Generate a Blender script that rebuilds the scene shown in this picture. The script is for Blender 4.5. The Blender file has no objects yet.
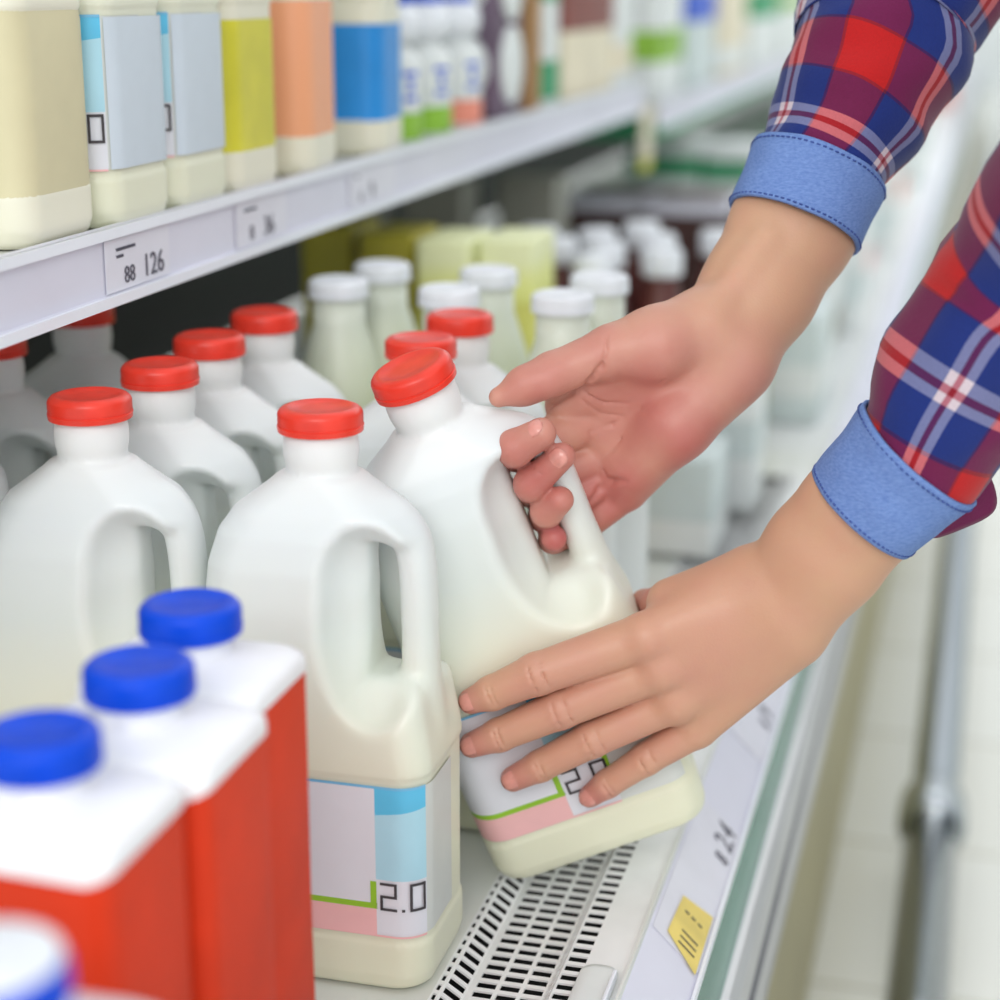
import bpy, math, random
import numpy as np
from mathutils import Vector, Matrix, noise
random.seed(7)
SC = bpy.context.scene
COL = SC.collection
PI = math.pi

# ------------------------------------------------------------------ objects
def tag(o, label=None, cat=None, group=None, kind=None):
    if label: o['label'] = label
    if cat: o['category'] = cat
    if group: o['group'] = group
    if kind: o['kind'] = kind
    return o

def empty(name, loc=(0, 0, 0), rot=(0, 0, 0), label=None, cat=None, group=None, kind=None):
    o = bpy.data.objects.new(name, None)
    COL.objects.link(o)
    o.location = loc
    o.rotation_euler = rot
    o.empty_display_size = .02
    return tag(o, label, cat, group, kind)

def mesh(name, verts, faces, mats, parent=None, smooth=True, midx=None, uvs=None, loc=None):
    me = bpy.data.meshes.new(name)
    me.from_pydata([tuple(v) for v in verts], [], [tuple(f) for f in faces])
    if not isinstance(mats, (list, tuple)): mats = [mats]
    for m in mats: me.materials.append(m)
    if midx is not None: me.polygons.foreach_set('material_index', midx)
    me.polygons.foreach_set('use_smooth', [smooth] * len(me.polygons))
    if uvs is not None:
        l = me.uv_layers.new(name='UVMap')
        k = 0
        for p in me.polygons:
            for li in p.loop_indices:
                l.data[li].uv = uvs[k]; k += 1
    me.update()
    o = bpy.data.objects.new(name, me)
    COL.objects.link(o)
    if parent: o.parent = parent
    if loc: o.location = loc
    return o

def dup(root, loc, rot=None, label=None, cat=None, group=None):
    r = root.copy(); COL.objects.link(r); r.location = loc
    if rot is not None: r.rotation_euler = rot
    tag(r, label, cat, group)
    for ch in list(root.children):
        c = ch.copy(); COL.objects.link(c); c.parent = r
        for g in list(ch.children):
            d = g.copy(); COL.objects.link(d); d.parent = c
    return r

class MB:
    def __init__(s): s.v = []; s.f = []; s.m = []
    def add(s, v, f, m=0):
        n = len(s.v); s.v += [tuple(x) for x in v]
        s.f += [tuple(i + n for i in q) for q in f]; s.m += [m] * len(f)
    def box(s, x0, x1, y0, y1, z0, z1, m=0, b=0.0):
        if b <= 0:
            v = [(x, y, z) for z in (z0, z1) for y in (y0, y1) for x in (x0, x1)]
            s.add(v, [(0, 2, 3, 1), (4, 5, 7, 6), (0, 1, 5, 4), (2, 6, 7, 3), (0, 4, 6, 2), (1, 3, 7, 5)], m); return
        prof = []
        K = 4
        for k in range(K + 1):
            a = PI / 2 * k / K; prof.append((b * (1 - math.cos(a)), b * (1 - math.sin(a))))
        rings = []
        for ins, dz in reversed(prof): rings.append((z0 + (b - (b - dz)) , b - (b - ins)) if 0 else (z0 + ins, dz))
        rr = [(z0 + b * (1 - math.cos(PI / 2 * k / K)), b * (1 - math.sin(PI / 2 * k / K))) for k in range(K + 1)]
        rr += [(z1 - b * (1 - math.cos(PI / 2 * k / K)), b * (1 - math.sin(PI / 2 * k / K))) for k in range(K, -1, -1)]
        s.loft([[(x, y, z) for x, y in rrect((x0 + x1) / 2, (y0 + y1) / 2, (x1 - x0) / 2 - i, (y1 - y0) / 2 - i, max(b - i, b * .3), 4)] for z, i in rr], m, True, True)
    def loft(s, rings, m=0, c0=True, c1=True, closed=True):
        n = len(s.v); k = len(rings[0])
        for r in rings: s.v += [tuple(p) for p in r]
        for i in range(len(rings) - 1):
            for j in range(k if closed else k - 1):
                a = n + i * k + j; b = n + i * k + (j + 1) % k
                s.f.append((a, b, b + k, a + k)); s.m.append(m)
        if c0: s.f.append(tuple(n + j for j in reversed(range(k)))); s.m.append(m)
        if c1: s.f.append(tuple(n + (len(rings) - 1) * k + j for j in range(k))); s.m.append(m)
    def lathe(s, prof, m=0, n=40, c0=True, c1=True, cx=0, cy=0, fn=None):
        s.loft([[(cx + (r + (fn(t / n * 2 * PI, z) if fn else 0)) * math.cos(t / n * 2 * PI), cy + (r + (fn(t / n * 2 * PI, z) if fn else 0)) * math.sin(t / n * 2 * PI), z) for t in range(n)] for r, z in prof], m, c0, c1)
    def tube(s, pts, rads, m=0, n=16, caps=True):
        rings = []
        P = [Vector(p) for p in pts]
        for i, p in enumerate(P):
            d = (P[min(i + 1, len(P) - 1)] - P[max(i - 1, 0)]).normalized()
            ref = Vector((0, 0, 1)) if abs(d.z) < .9 else Vector((1, 0, 0))
            u = d.cross(ref).normalized(); w = u.cross(d)
            r = rads if isinstance(rads, (int, float)) else rads[i]
            rings.append([tuple(p + u * (r * math.cos(2 * PI * k / n)) - w * (r * math.sin(2 * PI * k / n))) for k in range(n)])
        s.loft(rings, m, caps, caps)
    def build(s, name, mats, parent=None, smooth=True, loc=None, autosmooth=None):
        o = mesh(name, s.v, s.f, mats, parent, smooth, s.m, loc=loc)
        if autosmooth and smooth:
            for e in o.data.edges: pass
            try: o.data.set_sharp_from_angle(angle=math.radians(autosmooth))
            except Exception: pass
        return o

def rrect(cx, cy, hx, hy, r, n=6):
    r = min(r, hx, hy); out = []
    for sx, sy, a0 in ((1, 1, 0), (-1, 1, PI / 2), (-1, -1, PI), (1, -1, 1.5 * PI)):
        for k in range(n + 1):
            a = a0 + PI / 2 * k / n
            out.append((cx + sx * (hx - r) + r * math.cos(a), cy + sy * (hy - r) + r * math.sin(a)))
    return out

# ------------------------------------------------------------------ materials
def lin(c):
    return tuple((x / 255 / 12.92 if x / 255 <= .04045 else ((x / 255 + .055) / 1.055) ** 2.4) for x in c) + (1,)

class NT:
    def __init__(s, name):
        s.m = bpy.data.materials.new(name); s.m.use_nodes = True
        s.t = s.m.node_tree; s.b = s.t.nodes['Principled BSDF']
    def n(s, typ, **kw):
        x = s.t.nodes.new(typ)
        for k, v in kw.items(): setattr(x, k, v)
        return x
    def l(s, a, b): s.t.links.new(a, b)
    def set(s, **kw):
        for k, v in kw.items():
            s.b.inputs[k.replace('_', ' ')].default_value = v
        return s

def noise_mix(nt, c1, c2, scale, detail=4, coord='Object', lo=.35, hi=.65):
    tc = nt.n('ShaderNodeTexCoord'); nz = nt.n('ShaderNodeTexNoise')
    nz.inputs['Scale'].default_value = scale; nz.inputs['Detail'].default_value = detail
    nt.l(tc.outputs[coord], nz.inputs['Vector'])
    cr = nt.n('ShaderNodeValToRGB')
    cr.color_ramp.elements[0].position = lo; cr.color_ramp.elements[1].position = hi
    cr.color_ramp.elements[0].color = c1; cr.color_ramp.elements[1].color = c2
    nt.l(nz.outputs['Fac'], cr.inputs['Fac'])
    return cr.outputs['Color'], nz

def plain(name, c, rough=.5, var=.06, scale=40, metallic=0., coat=0., sss=0., spec=.5, bump=0., alpha=None):
    nt = NT(name)
    a = lin(tuple(max(0, x * (1 - var)) for x in c)); b = lin(tuple(min(255, x * (1 + var * .6)) for x in c))
    col, nz = noise_mix(nt, a, b, scale)
    nt.l(col, nt.b.inputs['Base Color'])
    nt.set(Roughness=rough, Metallic=metallic)
    nt.b.inputs['Coat Weight'].default_value = coat
    nt.b.inputs['Specular IOR Level'].default_value = spec
    if sss:
        nt.b.inputs['Subsurface Weight'].default_value = sss
        nt.b.inputs['Subsurface Radius'].default_value = (.02, .014, .01)
        nt.b.inputs['Subsurface Scale'].default_value = .5
    if bump:
        bp = nt.n('ShaderNodeBump'); bp.inputs['Strength'].default_value = bump; bp.inputs['Distance'].default_value = .001
        nt.l(nz.outputs['Fac'], bp.inputs['Height']); nt.l(bp.outputs['Normal'], nt.b.inputs['Normal'])
    return nt.m

def zgrad(name, stops, rough=.4, axis=2, sss=0., coat=0.):
    """colour by height of the object's own coordinates (stops: (z, rgb))"""
    nt = NT(name)
    tc = nt.n('ShaderNodeTexCoord'); sp = nt.n('ShaderNodeSeparateXYZ'); nt.l(tc.outputs['Object'], sp.inputs[0])
    mr = nt.n('ShaderNodeMapRange'); z0, z1 = stops[0][0], stops[-1][0]
    mr.inputs['From Min'].default_value = z0; mr.inputs['From Max'].default_value = z1
    nz = nt.n('ShaderNodeTexNoise'); nz.inputs['Scale'].default_value = 18; nt.l(tc.outputs['Object'], nz.inputs['Vector'])
    ma = nt.n('ShaderNodeMath', operation='MULTIPLY_ADD'); ma.inputs[1].default_value = .03 * (z1 - z0) * 4; ma.inputs[2].default_value = 0
    nt.l(nz.outputs['Fac'], ma.inputs[0])
    ad = nt.n('ShaderNodeMath', operation='ADD'); nt.l(sp.outputs[axis], ad.inputs[0]); nt.l(ma.outputs[0], ad.inputs[1])
    nt.l(ad.outputs[0], mr.inputs['Value'])
    cr = nt.n('ShaderNodeValToRGB'); nt.l(mr.outputs[0], cr.inputs[0])
    els = cr.color_ramp.elements
    while len(els) < len(stops): els.new(.5)
    for e, (z, c) in zip(els, stops): e.position = (z - z0) / (z1 - z0)
    for e, (z, c) in zip(els, stops): e.color = lin(c)
    nt.l(cr.outputs[0], nt.b.inputs['Base Color'])
    nt.set(Roughness=rough); nt.b.inputs['Coat Weight'].default_value = coat
    if sss:
        nt.b.inputs['Subsurface Weight'].default_value = sss
        nt.b.inputs['Subsurface Radius'].default_value = (.016, .016, .014); nt.b.inputs['Subsurface Scale'].default_value = .5
    return nt.m

M = {}
M['hdpe'] = zgrad('milky_plastic', [(0, (232, 233, 208)), (.10, (230, 231, 207)), (.15, (230, 233, 216)), (.19, (224, 231, 226)), (.24, (224, 229, 230)), (.27, (232, 233, 232))], .38, sss=.25)
M['hdpe_cream'] = zgrad('cream_plastic', [(0, (236, 233, 212)), (.2, (232, 230, 212)), (.27, (226, 226, 214))], .4, sss=.2)
M['hdpe_green'] = zgrad('pale_green_plastic', [(0, (228, 232, 204)), (.2, (222, 228, 198)), (.27, (222, 228, 214))], .4, sss=.2)
M['red_cap'] = plain('red_cap_plastic', (232, 58, 40), .35, .05, 60, sss=.1)
M['blue_cap'] = plain('blue_cap_plastic', (0, 72, 212), .4, .05, 60, spec=.25)
M['white_cap'] = plain('white_cap_plastic', (236, 240, 246), .4, .03, 60)
M['label_white'] = plain('label_paper_white', (226, 228, 236), .45, .015, 20)
M['label_cyan'] = plain('label_print_cyan', (96, 198, 238), .45, .05, 20)
M['label_sky'] = plain('label_print_sky', (178, 224, 240), .45, .03, 20)
M['label_green'] = plain('label_print_green', (150, 200, 50), .45, .05, 20)
M['label_olive'] = plain('label_print_olive', (170, 170, 40), .45, .05, 20)
M['label_pink'] = plain('label_print_pink', (244, 190, 190), .45, .03, 20)
M['label_side'] = plain('label_film_grey', (214, 218, 214), .4, .02, 20)
M['label_line'] = plain('label_print_blue_line', (120, 190, 230), .45, .05, 20)
M['tag_ink'] = plain('tag_ink', (92, 90, 104), .6, .1, 40)
M['ink'] = plain('ink_dark_grey', (66, 62, 66), .6, .1, 40)
M['label_yellow'] = plain('label_yellow', (218, 212, 60), .45, .05, 20)
M['label_orange'] = zgrad('label_orange', [(0, (242, 170, 124)), (.3, (250, 176, 140))], .45)
M['label_blue'] = plain('label_blue', (36, 146, 226), .45, .04, 20)
M['label_cream'] = plain('label_cream', (214, 206, 168), .5, .04, 12)
M['label_ice'] = plain('label_ice', (206, 218, 228), .45, .03, 12)
M['orange'] = plain('orange_print', (240, 120, 60), .45, .05, 20)
M['black'] = plain('black_print', (40, 30, 46), .5, .1, 20)
M['carton_red'] = plain('carton_orange_red', (216, 60, 28), .5, .07, 14, spec=.18)
M['carton_white'] = plain('carton_white_top', (246, 247, 250), .4, .015, 30)
M['case_white'] = plain('case_white_enamel', (224, 227, 222), .4, .03, 8)
M['case_cream'] = plain('case_cream_panel', (176, 168, 130), .5, .06, 6)
M['grille'] = plain('grille_white_enamel', (238, 240, 240), .35, .02, 30)
M['void'] = plain('duct_dark', (18, 19, 22), .8, .2, 10)
M['lavender'] = plain('price_rail_lavender', (222, 222, 236), .35, .02, 10)
M['lip_white'] = plain('rail_edge_white', (238, 242, 250), .3, .01, 10)
M['tag_white'] = plain('price_tag_paper', (226, 226, 236), .5, .015, 30)
M['tag_yellow'] = plain('yellow_sticker_paper', (236, 212, 112), .5, .06, 30)
M['teal'] = plain('teal_plastic_edge', (66, 138, 118), .25, .1, 4)
M['steel'] = plain('bumper_steel', (190, 190, 192), .32, .06, 3, metallic=.7)
M['steel_dark'] = plain('bumper_groove', (120, 120, 126), .4, .1, 3, metallic=.6)
M['chrome'] = plain('chrome', (176, 182, 186), .13, .02, 2, metallic=1.)
M['back'] = plain('case_back_liner', (42, 42, 38), .6, .1, 4)
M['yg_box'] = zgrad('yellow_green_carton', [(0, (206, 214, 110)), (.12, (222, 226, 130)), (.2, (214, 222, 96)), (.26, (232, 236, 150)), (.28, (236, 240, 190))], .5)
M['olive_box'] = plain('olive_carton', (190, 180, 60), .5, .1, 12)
M['brown'] = plain('dark_brown_plastic', (96, 50, 46), .4, .12, 12)
M['brown_dark'] = plain('dark_brown_carton', (66, 30, 26), .5, .15, 12)
M['tan'] = plain('tan_carton', (176, 134, 84), .5, .08, 12)
M['maroon'] = plain('maroon_carton', (130, 62, 52), .5, .1, 12)
M['cream_box'] = plain('cream_carton', (236, 226, 200), .5, .04, 12)
M['purple_dark'] = plain('dark_purple_wrap', (110, 92, 112), .5, .1, 20)
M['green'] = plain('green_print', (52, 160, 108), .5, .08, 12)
M['lime'] = plain('lime_print', (146, 196, 62), .5, .08, 20)
M['coral'] = plain('coral_print', (240, 150, 128), .5, .06, 20)
M['print_blue'] = plain('print_blue', (60, 100, 214), .5, .06, 20)
M['pack_white'] = plain('pack_white', (232, 237, 236), .45, .03, 12)
M['pack_pale'] = plain('pack_pale_blue', (212, 224, 224), .45, .04, 12)
M['pack_grey'] = plain('pack_grey', (150, 150, 140), .5, .12, 10)
M['pack_yellow'] = plain('pack_yellow', (226, 226, 120), .45, .06, 12)
M['pack_olive'] = plain('pack_olive', (158, 160, 50), .45, .08, 12)
M['pack_red'] = plain('pack_soft_red', (236, 150, 130), .45, .06, 12)
M['wall'] = plain('wall_paint', (236, 240, 240), .7, .02, 2)
M['nail'] = plain('fingernail', (216, 148, 136), .22, .05, 200, coat=.3)
M['trouser'] = plain('dark_denim_trousers', (46, 56, 84), .85, .15, 300, bump=.4)
M['hair'] = plain('brown_hair', (70, 46, 32), .5, .3, 90, bump=.5)
M['shoe'] = plain('dark_shoe', (40, 36, 36), .5, .1, 30)

# tiled pale floor
nt = NT('floor_tiles')
tc = nt.n('ShaderNodeTexCoord'); br = nt.n('ShaderNodeTexBrick'); mp = nt.n('ShaderNodeMapping')
nt.l(tc.outputs['Object'], mp.inputs[0]); nt.l(mp.outputs[0], br.inputs[0])
br.offset = 0; br.inputs['Scale'].default_value = 1.0
br.inputs['Brick Width'].default_value = .30; br.inputs['Row Height'].default_value = .30
br.inputs['Mortar Size'].default_value = .004; br.inputs['Mortar Smooth'].default_value = .3
br.inputs['Color1'].default_value = lin((240, 241, 234)); br.inputs['Color2'].default_value = lin((236, 236, 226)); br.inputs['Mortar'].default_value = lin((205, 203, 186))
nt.l(br.outputs['Color'], nt.b.inputs['Base Color']); nt.set(Roughness=.18); M['floor'] = nt.m

# skin: tint attribute 0 = tan forearm, 1 = pink palm and fingertips
nt = NT('skin')
at = nt.n('ShaderNodeAttribute', attribute_name='tint')
tc = nt.n('ShaderNodeTexCoord'); nz = nt.n('ShaderNodeTexNoise'); nz.inputs['Scale'].default_value = 55; nz.inputs['Detail'].default_value = 5
nt.l(tc.outputs['Object'], nz.inputs['Vector'])
ma = nt.n('ShaderNodeMath', operation='MULTIPLY_ADD'); ma.inputs[1].default_value = .36; ma.inputs[2].default_value = -.18
nt.l(nz.outputs['Fac'], ma.inputs[0])
ad = nt.n('ShaderNodeMath', operation='ADD'); nt.l(at.outputs['Fac'], ad.inputs[0]); nt.l(ma.outputs[0], ad.inputs[1])
cr = nt.n('ShaderNodeValToRGB'); nt.l(ad.outputs[0], cr.inputs[0])
e = cr.color_ramp.elements
e[0].position = 0; e[0].color = lin((206, 162, 130)); e[1].position = 1; e[1].color = lin((186, 100, 96))
k = e.new(.5); k.color = lin((202, 144, 126))
nt.l(cr.outputs[0], nt.b.inputs['Base Color'])
nt.set(Roughness=.46); nt.b.inputs['Subsurface Weight'].default_value = .18
nt.b.inputs['Subsurface Radius'].default_value = (.012, .005, .003); nt.b.inputs['Subsurface Scale'].default_value = .6
n2 = nt.n('ShaderNodeTexNoise'); n2.inputs['Scale'].default_value = 700; n2.inputs['Detail'].default_value = 3
nt.l(tc.outputs['Object'], n2.inputs['Vector'])
bp = nt.n('ShaderNodeBump'); bp.inputs['Strength'].default_value = .12; bp.inputs['Distance'].default_value = .0008
nt.l(n2.outputs['Fac'], bp.inputs['Height']); nt.l(bp.outputs['Normal'], nt.b.inputs['Normal'])
M['skin'] = nt.m

def weave(nt, strength=.35, scale=900):
    tc = nt.n('ShaderNodeTexCoord')
    w = nt.n('ShaderNodeTexNoise'); w.inputs['Scale'].default_value = scale; w.inputs['Detail'].default_value = 2
    nt.l(tc.outputs['Object'], w.inputs['Vector'])
    bp = nt.n('ShaderNodeBump'); bp.inputs['Strength'].default_value = strength; bp.inputs['Distance'].default_value = .0006
    nt.l(w.outputs['Fac'], bp.inputs['Height']); nt.l(bp.outputs['Normal'], nt.b.inputs['Normal'])
    return w

# plaid: the same stripe order along both thread directions, woven half and half
PLAID = [(0, (204, 26, 28)), (.335, (104, 10, 50)), (.355, (10, 44, 128)), (.59, (228, 214, 222)), (.645, (150, 16, 40)), (.685, (228, 214, 222)), (.74, (10, 40, 120)), (.98, (104, 10, 50))]
def plaid(name, coord):
    nt = NT(name)
    tc = nt.n('ShaderNodeTexCoord'); sp = nt.n('ShaderNodeSeparateXYZ'); nt.l(tc.outputs[coord[0]], sp.inputs[0])
    outs = []
    for ax, sc_ in zip(coord[1], coord[2]):
        mu = nt.n('ShaderNodeMath', operation='MULTIPLY'); mu.inputs[1].default_value = sc_; nt.l(sp.outputs[ax], mu.inputs[0])
        fr = nt.n('ShaderNodeMath', operation='FRACT'); nt.l(mu.outputs[0], fr.inputs[0])
        cr = nt.n('ShaderNodeValToRGB'); cr.color_ramp.interpolation = 'CONSTANT'
        els = cr.color_ramp.elements
        while len(els) < len(PLAID): els.new(.99)
        for e_, (p_, c_) in zip(els, PLAID): e_.position = p_
        for e_, (p_, c_) in zip(els, PLAID): e_.color = lin(c_)
        nt.l(fr.outputs[0], cr.inputs[0]); outs.append(cr.outputs[0])
    mx = nt.n('ShaderNodeMix', data_type='RGBA'); mx.inputs[0].default_value = .5
    nt.l(outs[0], mx.inputs[6]); nt.l(outs[1], mx.inputs[7])
    pr_ = nt.n('ShaderNodeMix', data_type='RGBA', blend_type='MULTIPLY'); pr_.inputs[0].default_value = 1.; nt.l(outs[0], pr_.inputs[6]); nt.l(outs[1], pr_.inputs[7])
    gm = nt.n('ShaderNodeGamma'); gm.inputs[1].default_value = .5; nt.l(pr_.outputs[2], gm.inputs[0])
    m2 = nt.n('ShaderNodeMix', data_type='RGBA'); m2.inputs[0].default_value = .5; nt.l(mx.outputs[2], m2.inputs[6]); nt.l(gm.outputs[0], m2.inputs[7])
    w = weave(nt)
    hs = nt.n('ShaderNodeMix', data_type='RGBA', blend_type='MULTIPLY'); hs.inputs[0].default_value = .25
    nt.l(m2.outputs[2], hs.inputs[6]); nt.l(w.outputs['Fac'], hs.inputs[7])
    sat = nt.n('ShaderNodeHueSaturation'); sat.inputs['Saturation'].default_value = 1.12; sat.inputs['Value'].default_value = .92
    nt.l(hs.outputs[2], sat.inputs['Color'])
    nt.l(sat.outputs[0], nt.b.inputs['Base Color']); nt.set(Roughness=.85)
    nt.b.inputs['Sheen Weight'].default_value = .15
    return nt.m
M['plaid'] = plaid('plaid_flannel', ('UV', (0, 1), (1, 1)))
M['plaid_body'] = plaid('plaid_flannel_body', ('Object', (1, 2), (8.7, 8.7)))

nt = NT('denim_chambray')
tc = nt.n('ShaderNodeTexCoord'); nz = nt.n('ShaderNodeTexNoise'); nz.inputs['Scale'].default_value = 420; nz.inputs['Detail'].default_value = 3
mp = nt.n('ShaderNodeMapping'); mp.inputs['Scale'].default_value = (1, 1, 3); nt.l(tc.outputs['Object'], mp.inputs[0]); nt.l(mp.outputs[0], nz.inputs['Vector'])
cr = nt.n('ShaderNodeValToRGB'); nt.l(nz.outputs['Fac'], cr.inputs[0])
cr.color_ramp.elements[0].position = .3; cr.color_ramp.elements[1].position = .72
cr.color_ramp.elements[0].color = lin((96, 126, 188)); cr.color_ramp.elements[1].color = lin((120, 150, 206))
nt.l(cr.outputs[0], nt.b.inputs['Base Color']); nt.set(Roughness=.9); weave(nt, .5, 1100); M['denim'] = nt.m
M['stitch'] = plain('denim_stitch', (62, 86, 156), .8, .05, 100)

# ------------------------------------------------------------------ implicit surfaces
class SDF:
    def __init__(s, lo, hi, h):
        s.lo = np.array(lo, float); s.h = h
        s.n = np.ceil((np.array(hi, float) - s.lo) / h).astype(int) + 1
        s.f = np.full(s.n, .03, np.float32)
        s.t = None
    def win(s, lo, hi):
        a = np.clip(np.floor((np.array(lo) - s.lo) / s.h).astype(int), 0, s.n)
        b = np.clip(np.ceil((np.array(hi) - s.lo) / s.h).astype(int) + 1, 0, s.n)
        sl = tuple(slice(i, j) for i, j in zip(a, b))
        g = [((np.arange(i, j) * s.h + l).astype(np.float32)) for i, j, l in zip(a, b, s.lo)]
        return sl, np.meshgrid(*g, indexing='ij', sparse=True)
    def put(s, sl, d, k, op):
        A = s.f[sl]
        if A.size == 0: return
        if op == 'sub':
            h = np.clip(.5 - .5 * (A + d) / k, 0, 1); s.f[sl] = A * (1 - h) - d * h + k * h * (1 - h)
        else:
            h = np.clip(.5 + .5 * (A - d) / k, 0, 1); s.f[sl] = A * (1 - h) + d * h - k * h * (1 - h)
    def cone(s, a, b, ra, rb, k=.004, op='add', flat=None, sq=1.):
        a = np.array(a, float); b = np.array(b, float); R = max(ra, rb) + k + .006
        sl, (X, Y, Z) = s.win(np.minimum(a, b) - R, np.maximum(a, b) + R)
        ab = b - a; L = max(ab @ ab, 1e-12)
        t = np.clip(((X - a[0]) * ab[0] + (Y - a[1]) * ab[1] + (Z - a[2]) * ab[2]) / L, 0, 1)
        wx, wy, wz = X - a[0] - t * ab[0], Y - a[1] - t * ab[1], Z - a[2] - t * ab[2]
        if flat is not None:
            q = np.array(flat, float); q = q - ab * (q @ ab) / L; q /= np.linalg.norm(q)
            c = (wx * q[0] + wy * q[1] + wz * q[2]) * (1 / sq - 1)
            wx, wy, wz = wx + c * q[0], wy + c * q[1], wz + c * q[2]
        d = np.sqrt(wx * wx + wy * wy + wz * wz) - (ra + (rb - ra) * t)
        if flat is not None and sq < 1: d = d * (.5 + .5 * sq)
        s.put(sl, d.astype(np.float32), k, op)
    def chain(s, pts, rads, k=.003, flat=None, sq=1.):
        for i in range(len(pts) - 1): s.cone(pts[i], pts[i + 1], rads[i], rads[i + 1], k, 'add', flat, sq)
    def path(s, pts, rads, k=.004, flat=None, sq=1., sub=6):
        P = [np.array(p, float) for p in pts]; q = []; rr = []
        for i in range(len(P) - 1):
            p0, p1, p2, p3 = P[max(i - 1, 0)], P[i], P[i + 1], P[min(i + 2, len(P) - 1)]
            for j in range(sub):
                t = j / sub
                q.append(.5 * (2 * p1 + (p2 - p0) * t + (2 * p0 - 5 * p1 + 4 * p2 - p3) * t * t + (3 * p1 - p0 - 3 * p2 + p3) * t ** 3)); rr.append(rads[i] + (rads[i + 1] - rads[i]) * t)
        q.append(P[-1]); rr.append(rads[-1])
        keep = s.f; s.f = np.full(s.n, .03, np.float32)
        for i in range(len(q) - 1): s.cone(q[i], q[i + 1], rr[i], rr[i + 1], .0002, 'add', flat, sq)
        d = s.f; s.f = keep
        s.put((slice(None),) * 3, d, k, 'add')
    def ell(s, c, r, k=.004, op='add', rot=None):
        c = np.array(c, float); r = np.array(r, float); R = r.max() + k + .006
        sl, (X, Y, Z) = s.win(c - R, c + R)
        x, y, z = X - c[0], Y - c[1], Z - c[2]
        if rot is not None:
            m = np.array(rot, float)
            x, y, z = (x * m[0, 0] + y * m[1, 0] + z * m[2, 0], x * m[0, 1] + y * m[1, 1] + z * m[2, 1], x * m[0, 2] + y * m[1, 2] + z * m[2, 2])
        k0 = np.sqrt((x / r[0]) ** 2 + (y / r[1]) ** 2 + (z / r[2]) ** 2) + 1e-9
        k1 = np.sqrt((x / r[0] ** 2) ** 2 + (y / r[1] ** 2) ** 2 + (z / r[2] ** 2) ** 2) + 1e-9
        s.put(sl, (k0 * (k0 - 1) / k1).astype(np.float32), k, op)
    def groove(s, pts, r=.0007, k=.0016):
        for i in range(len(pts) - 1): s.cone(pts[i], pts[i + 1], r, r, k, 'sub')
    def polys(s):
        f = s.f; h = s.h
        ins = f < 0
        nx, ny, nz = f.shape
        cs = np.zeros((nx - 1, ny - 1, nz - 1), np.int8)
        for i in (0, 1):
            for j in (0, 1):
                for k in (0, 1): cs += ins[i:nx - 1 + i, j:ny - 1 + j, k:nz - 1 + k]
        I, J, K = np.nonzero((cs > 0) & (cs < 8))
        acc = np.zeros((len(I), 3)); cnt = np.zeros(len(I))
        C8 = {(i, j, k): f[I + i, J + j, K + k] for i in (0, 1) for j in (0, 1) for k in (0, 1)}
        for ax in range(3):
            for u in (0, 1):
                for v in (0, 1):
                    a = [0, 0, 0]; o = [q for q in range(3) if q != ax]
                    a[o[0]], a[o[1]] = u, v; b = list(a); b[ax] = 1
                    fa, fb = C8[tuple(a)], C8[tuple(b)]
                    c = (fa < 0) != (fb < 0)
                    t = np.where(c, fa / np.where(c, fa - fb, 1), 0)
                    p = np.array(a, float)[None, :].repeat(len(I), 0); p[:, ax] = t
                    acc += p * c[:, None]; cnt += c
        V = (acc / cnt[:, None] + np.stack([I, J, K], 1)) * h + s.lo
        idx = np.full(cs.shape, -1, np.int64); idx[I, J, K] = np.arange(len(I))
        F = []
        for ax in range(3):
            o = [(1, 2), (2, 0), (0, 1)][ax]
            sl0 = [slice(None)] * 3; sl1 = [slice(None)] * 3
            sl0[ax] = slice(0, -1); sl1[ax] = slice(1, None)
            A, B = ins[tuple(sl0)], ins[tuple(sl1)]
            E = np.stack(np.nonzero(A != B), 1)
            ok = (E[:, o[0]] > 0) & (E[:, o[1]] > 0) & (E[:, o[0]] < f.shape[o[0]] - 1) & (E[:, o[1]] < f.shape[o[1]] - 1)
            E = E[ok]; pos = A[tuple(E.T)]
            def q(du, dv):
                e_ = E.copy(); e_[:, o[0]] += du; e_[:, o[1]] += dv
                return idx[tuple(e_.T)]
            qd = np.stack([q(-1, -1), q(0, -1), q(0, 0), q(-1, 0)], 1)
            qd[~pos] = qd[~pos][:, ::-1]
            F.append(qd)
        return V, np.concatenate(F)

def relax(V, F, it=2, lam=.5):
    V = V.copy(); n = len(V)
    a = np.concatenate([F[:, [0, 1]], F[:, [1, 2]], F[:, [2, 3]], F[:, [3, 0]]])
    a = np.concatenate([a, a[:, ::-1]])
    deg = np.bincount(a[:, 0], minlength=n).clip(1)
    for _ in range(it):
        for l in (lam, -lam * 1.02):
            S = np.stack([np.bincount(a[:, 0], V[a[:, 1], c], minlength=n) for c in range(3)], 1) / deg[:, None]
            V = V + l * (S - V)
    return V

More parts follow.
